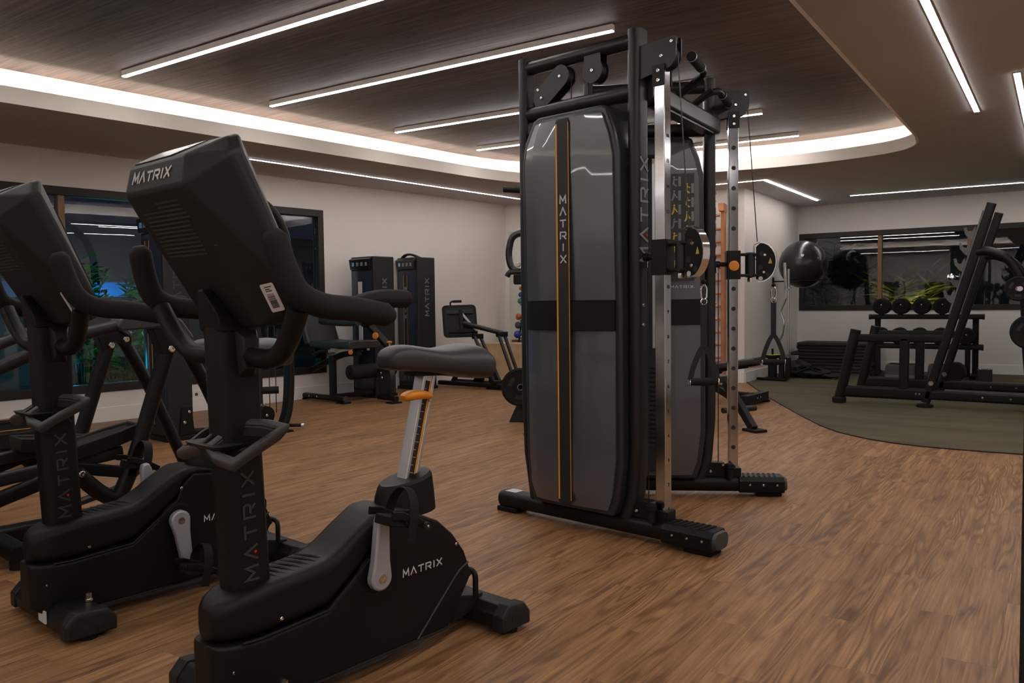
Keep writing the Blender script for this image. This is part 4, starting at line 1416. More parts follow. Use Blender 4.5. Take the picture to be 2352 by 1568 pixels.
    # covers
    sh = [(0.215, 0.10), (0.185, 0.17), (0.172, 0.34), (0.165, 1.0), (0.160, 1.70), (0.178, 1.79), (0.232, 1.885), (0.262, 1.90), (0.625, 1.90), (0.652, 1.885), (0.690, 1.79), (0.712, 1.70), (0.722, 1.0), (0.722, 0.34), (0.70, 0.17), (0.672, 0.10)]
    inn = [(0.44 + (s - 0.44) * 0.90, 1.0 + (z - 1.0) * 0.974) for s, z in sh]
    core = prism_sz(MB(), sh, -0.088, 0.088).build('cover_frame', 'shroud_dark', T, bevel=0.012, seg=3)
    for sd in (-1, 1):
        yy = sd * 0.0885
        for z0, z1, seg in ((0.10, 0.918, 0), (1.052, 1.90, 1)):
            poly = [p for p in inn]
            if seg == 0:
                q = [(s, z) for s, z in inn if z < 0.918]
                q = [q[0], *[p for p in q if p[0] < 0.44][1:], (0.1925, 0.918), (0.692, 0.918)] + [p for p in q if p[0] > 0.44]
                left = [(s, z) for s, z in inn if z < 0.9 and s < 0.44]
                right = [(s, z) for s, z in inn if z < 0.9 and s > 0.44]
                poly = left + [(0.193, 0.918), (0.694, 0.918)] + right
            else:
                left = [(s, z) for s, z in inn if z > 1.06 and s < 0.44]
                right = [(s, z) for s, z in inn if z > 1.06 and s > 0.44]
                poly = [(0.193, 1.052)] + left + right + [(0.694, 1.052)]
            # bowed panel: flat edge facets, then a gentle crown across the width
            def lim(zz):
                pts = sorted(set([q[0] for q in poly]))
                ed = []
                for (s0_, z0_), (s1_, z1_) in zip(poly, poly[1:] + poly[:1]):
                    if (z0_ - zz) * (z1_ - zz) <= 0 and abs(z1_ - z0_) > 1e-6:
                        ed.append(s0_ + (s1_ - s0_) * (zz - z0_) / (z1_ - z0_))
                return min(ed), max(ed)
            zlo, zhi = min(q[1] for q in poly), max(q[1] for q in poly)
            zs = sorted(set([zlo + 0.001] + [q[1] for q in poly if zlo + 0.004 < q[1] < zhi - 0.004] + [zhi - 0.001]))
            grid = []
            for zz in zs:
                l_, r_ = lim(zz)
                w_ = r_ - l_
                row = [P(l_, yy, zz)]
                for u_, h_ in ((0.0, 0.010), (0.12, 0.030), (0.22, 0.036), (0.32, 0.0395), (0.42, 0.041), (0.50, 0.0415), (0.58, 0.041), (0.66, 0.038), (0.74, 0.032), (0.80, 0.026), (1.0, 0.010)):
                    e_ = min(1.0, 0.55 + (zz - zlo) / 0.03, 0.55 + (zhi - zz) / 0.03)
                    row.append(P(l_ + w_ * u_, yy + sd * h_ * e_, zz))
                row.append(P(r_, yy, zz))
                grid.append(row)
            pan = MB().rings(grid).build('cover_panel', 'shroud_smoke', core, sharp=12)
        prof = ((0.0, 0.0), (0.0, 0.011), (0.12, 0.031), (0.22, 0.037), (0.32, 0.0405), (0.42, 0.042), (0.50, 0.0425), (0.58, 0.042), (0.66, 0.039), (0.74, 0.033), (0.80, 0.027), (1.0, 0.011), (1.0, 0.0))
        MB().rings([[P(0.193 + 0.501 * u_, yy + sd * h_, zz) for u_, h_ in prof] for zz in (0.920, 1.050)]).build('cover_band', 'plastic_black', core, sharp=25)
        y2 = yy + sd * 0.0425
        if sd == out:
            sp = [(0.402, 0.145), (0.412, 0.13), (0.470, 0.13), (0.480, 0.145), (0.480, 1.845), (0.470, 1.86), (0.412, 1.86), (0.402, 1.845)]
            st = MB().rings([[P(s, y2, z) for s, z in sp], [P(s, y2 + sd * 0.0035, z) for s, z in sp]]).build('centre_strip', 'print_black', core)
            for s0, s1, m in ((0.4035, 0.4115, 'orange_line'), (0.4735, 0.4765, 'orange_line')):
                MB().rings([[P(s, y2 + sd * 0.0036, z) for s, z in ((s0, 0.15), (s1, 0.15), (s1, 1.84), (s0, 1.84))], [P(s, y2 + sd * 0.0044, z) for s, z in ((s0, 0.15), (s1, 0.15), (s1, 1.84), (s0, 1.84))]]).build('colour_line', m, st)
            if front:
                lettering('MATRIX', P(0.443, y2 + sd * 0.0037, 1.37), d, Z, -n, 0.034, st, 'print_white', None, gap=0.55, wide=1.0, vertical=True)
        else:
            # inner side: slot with the weight stack, exercise placard
            sl = MB().rings([[P(s, y2 - sd * 0.002, z) for s, z in ((0.418, 0.15), (0.470, 0.15), (0.470, 1.80), (0.418, 1.80))], [P(s, y2 + sd * 0.002, z) for s, z in ((0.418, 0.15), (0.470, 0.15), (0.470, 1.80), (0.418, 1.80))]]).build('stack_slot', 'print_black', core)
            MB().rings([[P(s, y2 + sd * 0.001, z) for s, z in ((0.443, 0.80), (0.464, 0.80), (0.464, 1.78), (0.443, 1.78))], [P(s, y2 + sd * 0.003, z) for s, z in ((0.443, 0.80), (0.464, 0.80), (0.464, 1.78), (0.443, 1.78))]]).build('guide_rod', 'aluminium', sl)
            pl = None
            for i in range(18):
                if pl is None:
                    pl = MB().rings([[P(s, y2, z) - P(0, 0, 0) for s, z in ((0.42, 0), (0.468, 0), (0.468, 0.020), (0.42, 0.020))], [P(s, y2 + sd * 0.010, z) - P(0, 0, 0) for s, z in ((0.422, 0.002), (0.466, 0.002), (0.466, 0.018), (0.422, 0.018))]]).build('stack_plate', 'iron', sl)
                    pl.location = P(0, 0, 0.28)
                else:
                    share(pl, P(0, 0, 0.28 + i * 0.0245), sl)
            pc2 = [(0.528, 1.15), (0.658, 1.15), (0.658, 1.70), (0.528, 1.70)]
            card = MB().rings([[P(s, y2, z) for s, z in pc2], [P(s, y2 + sd * 0.002, z) for s, z in pc2]]).build('exercise_placard', 'placard', core)
            rr = random.Random(11)
            for r_ in range(7):
                for c_ in range(2):
                    if (r_ + c_) % 2:
                        continue_s = 0.562
                    s0 = 0.556 + c_ * 0.066
                    z0 = 1.655 - r_ * 0.072 - c_ * 0.036
                    f = MB()
                    y3 = y2 + sd * 0.0026
                    # small printed figure: head, body, bent arm, leg
                    a, b, c = P(s0, y3, z0 + 0.02), P(s0 - 0.004, y3, z0 - 0.006), P(s0 + 0.012 * rr.choice((-1, 1)), y3, z0 - 0.020)
                    f.sweep([a, b, c], [(-0.004, 0), (0.004, 0), (0.004, 0.0006), (-0.004, 0.0006)], up=n * sd)
                    f.sweep([a - Z * 0.006, P(s0 + 0.016, y3, z0 + 0.008 * rr.choice((-1, 1, 2)))], [(-0.003, 0), (0.003, 0), (0.003, 0.0006), (-0.003, 0.0006)], up=n * sd)
                    f.lathe(P(s0, y3, z0 + 0.027), [(0.005, 0), (0.005, 0.0006)], n * sd, 8)
                    tag(f.build('printed_figure', 'yellow_line' if rr.random() < 0.75 else 'print_grey', card), kind='stuff')
                    g = MB()
                    s1 = s0 + 0.021
                    g.rings([[P(s, y3, z) for s, z in ((s1, z0 - 0.02), (s1 + 0.013, z0 - 0.02), (s1 + 0.013, z0 + 0.03), (s1, z0 + 0.03))], [P(s, y3 + sd * 0.0006, z) for s, z in ((s1, z0 - 0.02), (s1 + 0.013, z0 - 0.02), (s1 + 0.013, z0 + 0.03), (s1, z0 + 0.03))]])
                    g.build('printed_machine', 'print_grey', card)
            if not front:
                lettering('MATRIX', P(0.595, y2 + sd * 0.0005, 1.118), d, Z, -n, 0.0135, core, 'print_white', 'print_red', gap=0.45, wide=1.2)
    return pc + e1 * 0.088 + V(-2.245, 3.60, -0.122)
clip1 = tower((-2.27, 3.363), R(-8.44), -1, True)
clip2 = tower((-2.22, 3.84), R(28.46), 1, False)
P1, d1, n1 = tower_part((-2.27, 3.363), R(-8.44))
P2, d2, n2 = tower_part((-2.22, 3.84), R(28.46))
# chin-up frame across the top
a, b = P1(0.77, 0.03, 1.955), P2(0.77, -0.03, 1.955)
MB().bar(a, b, 0.075, 0.085, rad=0.015).build('cross_beam', 'steel_satin', trainer)
MB().tube([P1(0.13, 0.03, 1.99), P2(0.13, -0.03, 1.99)], 0.03, 14).build('rear_cross_tube', 'steel_satin', trainer)
m0 = a.lerp(b, 0.5)
fx = V(1, 0.17, 0).normalized()
fy = V(-fx.y, fx.x, 0)
for k, L in ((-1, 1), (1, 1)):
    q = m0 + fy * (k * 0.13)
    MB().tube(fillet([q + V(0, 0, 0.03), q + fx * 0.10 + V(0, 0, 0.10), q + fx * 0.14 + fy * (k * 0.05) + V(0, 0, 0.115), q + fx * 0.14 + fy * (k * 0.34) + V(0, 0, 0.112)], 0.05), 0.0165, 12).build('chin_bar', 'steel_black', trainer)
    g0, g1 = q + fx * 0.14 + fy * (k * 0.13) + V(0, 0, 0.1145), q + fx * 0.14 + fy * (k * 0.335) + V(0, 0, 0.112)
    MB().tube([g0, g1], 0.0215, 14).build('chin_grip', 'foam_grip', trainer)
    for t in (0.03, 0.97):
        p = g0.lerp(g1, t)
        MB().tube([p - (g1 - g0).normalized() * 0.006, p + (g1 - g0).normalized() * 0.006], 0.0222, 14).build('grip_ring', 'aluminium', trainer)
    MB().tube([q + V(0, 0, 0.035), q + fx * 0.12 + V(0, 0, 0.105) + fy * (-k * 0.02)], 0.014, 10).build('chin_brace', 'steel_black', trainer)
# gusset plate under the beam
MB().rings([[a.lerp(b, t) + V(0, 0, -0.045) + fx * w for t, w in ((0.1, -0.03), (0.9, -0.03), (0.9, 0.03), (0.1, 0.03))], [a.lerp(b, t) + V(0, 0, -0.053) + fx * w for t, w in ((0.1, -0.03), (0.9, -0.03), (0.9, 0.03), (0.1, 0.03))]]).build('beam_gusset', 'steel_satin', trainer)

# stirrup handles clipped on the two cables
def stirrup(loc, rz, label):
    e = empty('cable_stirrup', loc, rz, label, 'handle', 'stirrup handles on the cables')
    # loc is the clip point; everything hangs down local -z
    MB().tube(fillet([(0.0, 0, 0.0), (0.013, 0, -0.018), (0.010, 0, -0.062), (-0.010, 0, -0.062), (-0.013, 0, -0.018), (0.0, 0, 0.0)], 0.012), 0.0036, 8).build('snap_hook', 'chrome', e)
    MB().sphere((0, 0, 0.008), 0.011, 12, 8).build('cable_ball', 'rubber_black', e)
    MB().tube([(0.012 * math.cos(t), 0, -0.072 + 0.012 * math.sin(t)) for t in [2 * PI * k / 14 for k in range(14)]], 0.003, 7, closed=True).build('ring', 'chrome', e)
    MB().b2((-0.0135, -0.0025, -0.255), (0.0135, 0.0025, -0.076)).build('strap', 'webbing', e)
    mb = MB()
    for k in (-1, 1):
        mb = MB()
        mb.sweep(smooth_path([(0, 0, -0.25), (k * 0.022, 0, -0.285), (k * 0.045, 0, -0.345), (k * 0.056, 0, -0.39)], 4), [(-0.011, -0.0018), (0.011, -0.0018), (0.011, 0.0018), (-0.011, 0.0018)], up=(0, 1, 0))
        mb.build('strap_leg', 'webbing', e)
        MB().tube([(k * 0.058 + 0.0, 0.013 * math.cos(t), -0.398 + 0.013 * math.sin(t)) for t in [2 * PI * j / 12 for j in range(12)]], 0.003, 6, closed=True, up=(1, 0, 0)).build('end_ring', 'chrome', e)
    MB().lathe((-0.060, 0, -0.398), [(0.010, 0), (0.015, 0.008), (0.0165, 0.05), (0.0175, 0.06), (0.0165, 0.07), (0.015, 0.112), (0.010, 0.12)], X, 14).build('grip', 'rubber_black', e, sharp=50)
    return e
stirrup(clip1, R(34), 'black stirrup handle hanging from the near trainer column pulley')
stirrup(clip2, R(28), 'black stirrup handle hanging from the far trainer column pulley')
# ------------------------------------------------------------------ weight machines along the left wall
MA = -R(7.2)                      # turn of machines that stand square to the left wall: local x into the room, local y along the wall
def stack_tower(e, o, wx, wy, h, name_col='print_grey', strip='slot', arch=False, text='print_grey'):
    """weight stack housing with its corner (+x, -y) at o: front cover on -y, plain side with lettering on +x"""
    x1, y0 = o
    x0, y1 = x1 - wx, y0 + wy
    body = MB().b2((x0, y0 + 0.012, 0.03), (x1, y1, h)).build('stack_housing', 'steel_satin', e, bevel=0.012, seg=3)
    MB().b2((x0 - 0.01, y0 - 0.01, 0.0), (x1 + 0.01, y1 + 0.01, 0.035)).build('base_plate', 'steel_black', e, bevel=0.004)
    # bowed smoked front cover
    rings = []
    for z in (0.10, h - 0.16):
        r = []
        for k in range(9):
            t = k / 8
            r.append(V(x0 + 0.02 + (wx - 0.05) * t, y0 + 0.012 - 0.030 * math.sin(PI * t), z))
        r += [V(x1 - 0.03, y0 + 0.02, z), V(x0 + 0.02, y0 + 0.02, z)]
        rings.append(r)
    cov = MB().rings(rings).build('front_cover', 'shroud_blue', e, sharp=40)
    xm = (x0 + x1) / 2
    yc = y0 - 0.0185
    if strip == 'slot':
        MB().b2((xm - 0.035, yc - 0.006, 0.52), (xm + 0.03, yc + 0.006, h - 0.28)).build('view_slot', 'sticker_white', cov, bevel=0.003)
    else:
        st = MB().b2((xm - 0.035, yc - 0.004, 0.12), (xm + 0.035, yc + 0.006, h - 0.20)).build('centre_strip', 'print_black', cov)
        for k in (-0.033, 0.030):
            MB().b2((xm + k, yc - 0.0055, 0.13), (xm + k + 0.004, yc - 0.003, h - 0.21)).build('colour_line', 'yellow_line' if strip == 'yellow' else 'orange_line', st)
        lettering('MATRIX', (xm, yc - 0.0045, h * 0.66), X, Z, -Y, 0.042, st, 'print_blue', None, gap=0.6, wide=0.9, vertical=True)
    # head panel with instruction pictures
    hd = MB().hull([V(x, y, z) for x, y, z in ((x0 + 0.015, y0 - 0.012, h - 0.145), (x1 - 0.04, y0 - 0.012, h - 0.145), (x0 + 0.01, y0 - 0.028, h - 0.03), (x1 - 0.03, y0 - 0.028, h - 0.03), (x0 + 0.01, y0 + 0.02, h - 0.01), (x1 - 0.03, y0 + 0.02, h - 0.01), (x0 + 0.015, y0 + 0.02, h - 0.145), (x1 - 0.04, y0 + 0.02, h - 0.145))]).build('head_panel', 'plastic_gloss', e, bevel=0.006)
    for k in range(4):
        px = x0 + 0.07 + k * (wx - 0.14) / 3.4
        MB().b2((px, y0 - 0.0285, h - 0.105), (px + 0.03, y0 - 0.0215, h - 0.065)).build('picture', ('print_blue', 'print_grey', 'print_grey', 'print_grey')[k], hd)
    lettering('MATRIX', (x1 + 0.0005, (y0 + y1) / 2 + 0.01, h * 0.70), Z, -Y, X, 0.062, body, text, None, gap=0.40, wide=1.0)
    if arch:
        MB().sweep(smooth_path([(x0 + 0.02, y0 + 0.05, h - 0.03), (x0 + 0.10, y0 + 0.05, h + 0.025), (xm, y0 + 0.05, h + 0.04), (x1 - 0.10, y0 + 0.05, h + 0.025), (x1 - 0.005, y0 + 0.05, h - 0.01)], 4), rrect(0.05, 0.022, 0.008), up=(0, 0, 1)).build('top_arch', 'plastic_black', e)
    return body

# leg extension with its stack tower
le = empty('leg_extension_machine', (-6.20, 6.085, 0), MA, 'black leg extension machine with roller pad and orange knobs by the window', 'gym machine', 'machines with stack towers along the left wall')
_c = Matrix.Rotation(-MA, 3, 'Z') @ (V(-6.306, 6.617, 0) - V(-6.20, 6.085, 0))
stack_tower(le, (_c.x, _c.y), 0.40, 0.31, 1.575, strip='slot')
MB().bar((-0.86, 0, 0.045), (-0.03, 0, 0.045), 0.075, 0.055, rad=0.02).build('floor_beam', 'steel_black', le)
MB().cyl((-0.03, 0, 0.045), (-0.012, 0, 0.045), 0.036, 0.033, 18).build('end_cap', 'plastic_grey', le)
MB().b2((-0.12, -0.05, 0), (0.0, 0.05, 0.018)).build('rubber_foot', 'rubber_black', le)
MB().b2((-0.84, -0.04, 0), (-0.74, 0.04, 0.018)).build('rubber_foot', 'rubber_black', le)
bolts([(-0.62, -0.038, 0.05), (-0.48, -0.038, 0.05)], -Y, 0.010, le)
MB().bar((-0.24, 0, 0.05), (-0.24, 0, 0.50), 0.075, 0.06, up=Y, rad=0.015).build('seat_post', 'steel_black', le)
MB().bar((-0.82, 0.0, 0.05), (-0.80, 0.02, 0.36), 0.07, 0.055, up=Y, rad=0.015).build('rear_leg', 'steel_black', le)
MB().sweep(smooth_path([(-0.80, 0.10, 0.30), (-0.55, 0.12, 0.40), (-0.25, 0.14, 0.50), (0.02, 0.16, 0.53)], 4), rrect(0.06, 0.06, 0.015)).build('seat_rail', 'steel_black', le)
MB().bar((-0.24, 0.0, 0.06), (-0.24, 0.60, 0.06), 0.06, 0.05, rad=0.01).build('cross_beam', 'steel_black', le)
MB().bar((0.10, 0.35, 0.05), (0.40, 0.33, 0.05), 0.06, 0.05, rad=0.015).build('floor_beam', 'steel_black', le)
MB().b2((0.30, 0.27, 0), (0.42, 0.39, 0.016)).build('rubber_foot', 'rubber_black', le)
MB().sweep(smooth_path([(-0.64, 0.2, 0.612), (-0.45, 0.2, 0.605), (-0.15, 0.2, 0.612), (0.06, 0.2, 0.618)], 4), rrect(0.42, 0.085, 0.03, 3), up=Z).build('seat_pad', 'vinyl_black', le, bevel=0.012, sharp=50)
MB().sweep(smooth_path([(-0.70, 0.22, 0.58), (-0.76, 0.22, 0.72), (-0.84, 0.22, 0.92), (-0.93, 0.22, 1.10)], 4), rrect(0.44, 0.085, 0.035, 3), up=X, scales=[0.85, 1, 1, 1, 1, 1, 1, 1, 1, 1, 1, 0.97, 0.86]).build('backrest_pad', 'vinyl_black', le, bevel=0.01, sharp=50)
MB().bar((-0.80, 0.22, 0.45), (-0.93, 0.22, 0.95), 0.08, 0.05, up=X, rad=0.012).build('back_post', 'steel_black', le)
for y in (-0.05, 0.46):
    MB().tube(fillet([(-0.52, y, 0.50), (-0.40, y, 0.545), (-0.22, y, 0.55)], 0.05), 0.017, 10).build('side_grip', 'foam_grip', le)
    MB().cyl((-0.22, y, 0.55), (-0.205, y, 0.55), 0.019, seg=14).build('grip_cap', 'aluminium', le)
MB().cyl((-0.20, -0.04, 0.56), (-0.12, -0.04, 0.56), 0.022, seg=14).build('side_cap', 'aluminium', le)
MB().tube([(0.02, 0.02, 0.330), (0.02, 0.62, 0.330)], 0.078, 20, scales=[1, 1]).build('roller_pad', 'foam_grip', le, bevel=0.014)
MB().cyl((0.02, -0.0, 0.33), (0.02, 0.66, 0.33), 0.022, seg=12).build('roller_axle', 'steel_black', le)
MB().sweep(smooth_path([(-0.58, 0.12, 0.862), (-0.35, 0.12, 0.850), (-0.10, 0.12, 0.846), (0.06, 0.12, 0.856)], 4), rrect(0.09, 0.07, 0.03), up=Z).build('thigh_pad', 'vinyl_black', le, sharp=50)
MB().bar((-0.55, 0.12, 0.90), (0.08, 0.12, 0.895), 0.04, 0.02, rad=0.006).build('pad_plate', 'steel_black', le)
MB().bar((0.05, 0.22, 0.87), (0.33, 0.34, 0.56), 0.075, 0.06, up=X, rad=0.015).build('lever_arm', 'steel_black', le)
MB().lathe((0.085, 0.16, 0.86), [(0.055, 0), (0.06, 0.01), (0.06, 0.12), (0.055, 0.13)], Y, 18).build('lever_hub', 'plastic_black', le)
MB().lathe((0.205, 0.245, 0.712), [(0.008, 0), (0.030, 0.01), (0.036, 0.022), (0.036, 0.03), (0.018, 0.034)], (0.2, -1, 0), 20).build('orange_knob', 'orange_plastic', le)
MB().lathe((0.34, 0.30, 0.605), [(0.010, 0), (0.010, 0.03), (0.028, 0.034), (0.028, 0.05), (0.01, 0.052)], Z, 16).build('orange_knob', 'orange_plastic', le)
MB().lathe((0.06, 0.02, 0.545), [(0.008, 0), (0.024, 0.008), (0.024, 0.02), (0.012, 0.024)], (0.4, -1, 0), 16).build('orange_knob', 'orange_plastic', le)
dpoly = [(0.20 + 0.17 * math.cos(2 * PI * k / 26) * 0.72, 0.235 + 0.17 * math.sin(2 * PI * k / 26) * 1.05) for k in range(26)]
dc = MB().rings([[V(x, 0.33, z) for x, z in dpoly], [V(x, 0.40, z) for x, z in dpoly]]).build('cam_cover', 'steel_satin', le, bevel=0.012)
bolts([(0.16, 0.33, 0.31), (0.175, 0.33, 0.26)], -Y, 0.014, dc)
MB().bar((0.16, 0.36, 0.30), (0.05, 0.36, 0.36), 0.06, 0.05, rad=0.012).build('roller_arm', 'steel_black', le)

# second machine: tower with an arched top, and the leg press in front of the box
lp = empty('leg_press_machine', (-6.40, 7.469, 0), MA, 'black leg press with tilted foot plate and arched tower against the wall', 'gym machine', 'machines with stack towers along the left wall')
stack_tower(lp, (0.0, 0.0), 0.37, 0.30, 1.60, strip='yellow', arch=True)
def lpp(w):
    v = Matrix.Rotation(-MA, 3, 'Z') @ (Vector(w) - V(-6.40, 7.469, 0))
    return v
F0 = lpp((-5.66, 8.02, 0))                      # front floor foot
def Q(x, y, z):
    return V(F0.x + x, F0.y + y, z)
MB().bar(Q(-0.80, -0.16, 0.05), Q(0.20, -0.05, 0.05), 0.08, 0.055, rad=0.02).build('floor_beam', 'steel_black', lp)
MB().bar(Q(-0.80, 0.12, 0.05), Q(-0.10, 0.12, 0.05), 0.07, 0.05, rad=0.02).build('floor_beam', 'steel_black', lp)
MB().b2(Q(-0.07, -0.09, 0), Q(0.10, 0.03, 0.02)).build('rubber_foot', 'rubber_black', lp)
MB().hull([Q(x, y, z) for x in (-0.05, 0.05) for y, z in ((-0.07, 0.02), (0.01, 0.02), (-0.07, 0.17), (0.01, 0.15))]).build('foot_block', 'steel_black', lp, bevel=0.008)
# foot plate seen from behind, with rim, brackets and a grip on top
ctr, pu, pv = Q(-0.46, -0.13, 0.82), V(0.71, 0.70, 0.02).normalized(), V(-0.10, 0.02, 0.99).normalized()
pn = pu.cross(pv).normalized()
pl = MB().prism(rrect(0.42, 0.40, 0.05, 4), ctr, pu, pv, pn, -0.012, 0.012).build('foot_plate', 'plastic_black', lp, bevel=0.006)
MB().prism(rrect(0.36, 0.34, 0.04, 4), ctr, pu, pv, pn, 0.0125, 0.016).build('plate_rib', 'plastic_dark', pl)
for k, m in ((0.11, 'steel_satin'), (-0.12, 'steel_black')):
    MB().bar(ctr + pv * k - pu * 0.15 + pn * 0.03, ctr + pv * k + pu * 0.17 + pn * 0.03, 0.045, 0.05, up=pv, rad=0.008).build('plate_bracket', m, pl)
MB().bar(ctr + pv * 0.14 + pu * 0.02 + pn * 0.04, ctr - pv * 0.10 + pu * 0.02 + pn * 0.04, 0.06, 0.05, up=pu, rad=0.008).build('plate_spine', 'steel_black', pl)
MB().tube(fillet([ctr + pv * 0.19 - pu * 0.10, ctr + pv * 0.245 - pu * 0.10, ctr + pv * 0.245 + pu * 0.02], 0.03), 0.011, 10).build('top_grip', 'steel_black', lp)
MB().tube([ctr + pv * 0.245 - pu * 0.07, ctr + pv * 0.245 + pu * 0.04], 0.016, 12).build('grip_sleeve', 'foam_grip', lp)
MB().bar(ctr + pn * 0.05 + pv * 0.09 + pu * 0.03, Q(-0.28, -0.02, 0.70), 0.03, 0.03, rad=0.006).build('plate_strut', 'aluminium', lp)
MB().tube([ctr + pn * 0.05 - pv * 0.03 + pu * 0.04, Q(0.13, 0.0, 0.675)], 0.028, 12).build('press_tube', 'steel_satin', lp)
for dy in (-0.05, 0.05):
    MB().bar(Q(-0.24, -0.05 + dy, 0.63), Q(0.08, -0.05 + dy, 0.09), 0.026, 0.04, up=Y, rad=0.006).build('swing_link', 'steel_satin', lp)
    MB().bar(Q(0.13, -0.02 + dy, 0.66), Q(0.36, 0.0 + dy, 0.10), 0.026, 0.04, up=Y, rad=0.006).build('swing_link', 'steel_satin', lp)
MB().bar(Q(-0.26, -0.11, 0.635), Q(-0.22, 0.02, 0.635), 0.05, 0.06, rad=0.01).build('link_pivot', 'steel_black', lp)
MB().bar(Q(0.12, -0.09, 0.665), Q(0.15, 0.05, 0.665), 0.05, 0.06, rad=0.01).build('link_pivot', 'steel_black', lp)
MB().bar(Q(0.07, -0.12, 0.09), Q(0.10, 0.03, 0.09), 0.05, 0.05, rad=0.015).build('link_foot', 'steel_black', lp)
MB().hull([Q(-0.36, -0.03, 0.06), Q(-0.22, -0.03, 0.06), Q(-0.20, -0.03, 0.36), Q(-0.13, -0.03, 0.36), Q(-0.36, 0.03, 0.06), Q(-0.22, 0.03, 0.06), Q(-0.20, 0.03, 0.36), Q(-0.13, 0.03, 0.36)]).build('seat_bracket', 'steel_black', lp, bevel=0.006)
MB().bar(Q(-0.62, -0.1, 0.07), Q(-0.48, -0.1, 0.26), 0.05, 0.05, up=Y, rad=0.01).build('rear_brace', 'steel_black', lp)
MB().bar(Q(-0.70, -0.1, 0.17), Q(0.05, -0.06, 0.17), 0.06, 0.07, rad=0.015).build('seat_rail', 'steel_black', lp)
MB().tube(fillet([Q(-0.30, -0.06, 0.36), Q(-0.33, -0.06, 0.42), Q(-0.24, -0.06, 0.44), Q(-0.22, -0.06, 0.40)], 0.02), 0.008, 8).build('orange_lever', 'orange_plastic', lp)
MB().lathe(Q(-0.29, -0.05, 0.30), [(0.008, 0), (0.024, 0.01), (0.024, 0.02), (0.01, 0.024)], -Y, 14).build('orange_knob', 'orange_plastic', lp)

# pulldown machine next to the window
pd = empty('pulldown_machine', (-5.695, 3.674, 0), MA, 'black pulldown machine with curved arm and stack tower before the big window', 'gym machine', 'machines with stack towers along the left wall')
stack_tower(pd, (0.0, 0.0), 0.36, 0.22, 1.765, strip='orange', text='print_dim')
def pp(w):
    return Matrix.Rotation(-MA, 3, 'Z') @ (Vector(w) - V(-5.695, 3.674, 0))
ft = pp((-5.31, 4.50, 0))
MB().sweep(smooth_path([(-0.12, 0.10, 1.78), (0.02, 0.35, 1.99), (0.16, 0.56, 1.96), (ft.x - 0.04, ft.y - 0.10, 1.85), (ft.x, ft.y + 0.02, 1.66), (ft.x, ft.y + 0.05, 1.40), (ft.x, ft.y + 0.05, 0.55), (ft.x, ft.y + 0.03, 0.22), (ft.x, ft.y - 0.02, 0.06)], 5), rrect(0.055, 0.105, 0.02), up=X).build('main_arm', 'steel_black', pd)
MB().bar((ft.x - 0.03, ft.y - 0.03, 0.045), (-0.12, 0.15, 0.045), 0.08, 0.055, rad=0.02).build('floor_beam', 'steel_black', pd)
MB().cyl((ft.x + 0.06, ft.y - 0.06, 0.045), (ft.x - 0.05, ft.y + 0.02, 0.045), 0.035, seg=16).build('foot_cap', 'plastic_grey', pd)
MB().b2((ft.x - 0.09, ft.y - 0.10, 0), (ft.x + 0.06, ft.y + 0.04, 0.014)).build('rubber_foot', 'rubber_black', pd)
MB().tube([(ft.x, ft.y + 0.02, 0.05), (ft.x + 0.09, ft.y + 0.10, 0.05)], 0.014, 10).build('foot_peg', 'steel_black', pd)
MB().cyl((ft.x + 0.088, ft.y + 0.098, 0.05), (ft.x + 0.105, ft.y + 0.115, 0.05), 0.017, seg=14).build('peg_cap', 'aluminium', pd)
MB().bar((ft.x - 0.10, ft.y - 0.18, 0.05), (ft.x - 0.10, ft.y - 0.18, 0.98), 0.055, 0.06, up=Y, rad=0.012).build('inner_post', 'steel_satin', pd)
for z, r in ((0.925, 0.045), (0.15, 0.075)):
    w = MB().lathe((ft.x - 0.06, ft.y - 0.15, z), [(r, 0), (r * 0.9, 0.010), (r * 0.9, 0.018), (r, 0.028)], X, 22).build('pulley_wheel', 'plastic_black', pd)
    bolts([V(ft.x - 0.03, ft.y - 0.15, z)], X, 0.012, w)
bolts([V(ft.x - 0.07, ft.y - 0.18, 0.235), V(ft.x - 0.07, ft.y - 0.14, 0.235), V(0.012, 0.18, 0.22), V(0.012, 0.14, 0.14)], X, 0.013, pd)
for y in (-0.11, -0.05):
    MB().tube([(ft.x - 0.045, ft.y + y, 0.92), (ft.x - 0.045, ft.y + y, 0.16)], 0.004, 6).build('steel_cable', 'cable', pd)
MB().lathe((ft.x - 0.045, ft.y - 0.08, 0.62), [(0.02, 0), (0.03, 0.01), (0.03, 0.05), (0.015, 0.07)], Z, 14).build('cable_stop', 'rubber_black', pd)
MB().tube([(ft.x - 0.10, ft.y - 0.18, 0.35), (ft.x - 0.02, ft.y - 0.04, 0.35)], 0.030, 14).build('foot_roller', 'foam_grip', pd)
MB().hull([(x, y, z) for x in (0.0, 0.012) for y, z in ((0.10, 0.05), (0.22, 0.05), (0.20, 0.26), (0.12, 0.26))]).build('pulley_bracket', 'steel_black', pd)
MB().tube(smooth_path([(0.16, 0.56, 1.92), (0.15, 0.50, 1.80), (0.14, 0.46, 1.72)], 4), 0.004, 6).build('steel_cable', 'cable', pd)
MB().tube(smooth_path([(-0.30, 0.36, 1.62), (-0.14, 0.42, 1.70), (0.14, 0.46, 1.72), (0.42, 0.50, 1.70), (0.58, 0.56, 1.62)], 5), 0.014, 10).build('pulldown_bar', 'chrome_brushed', pd)

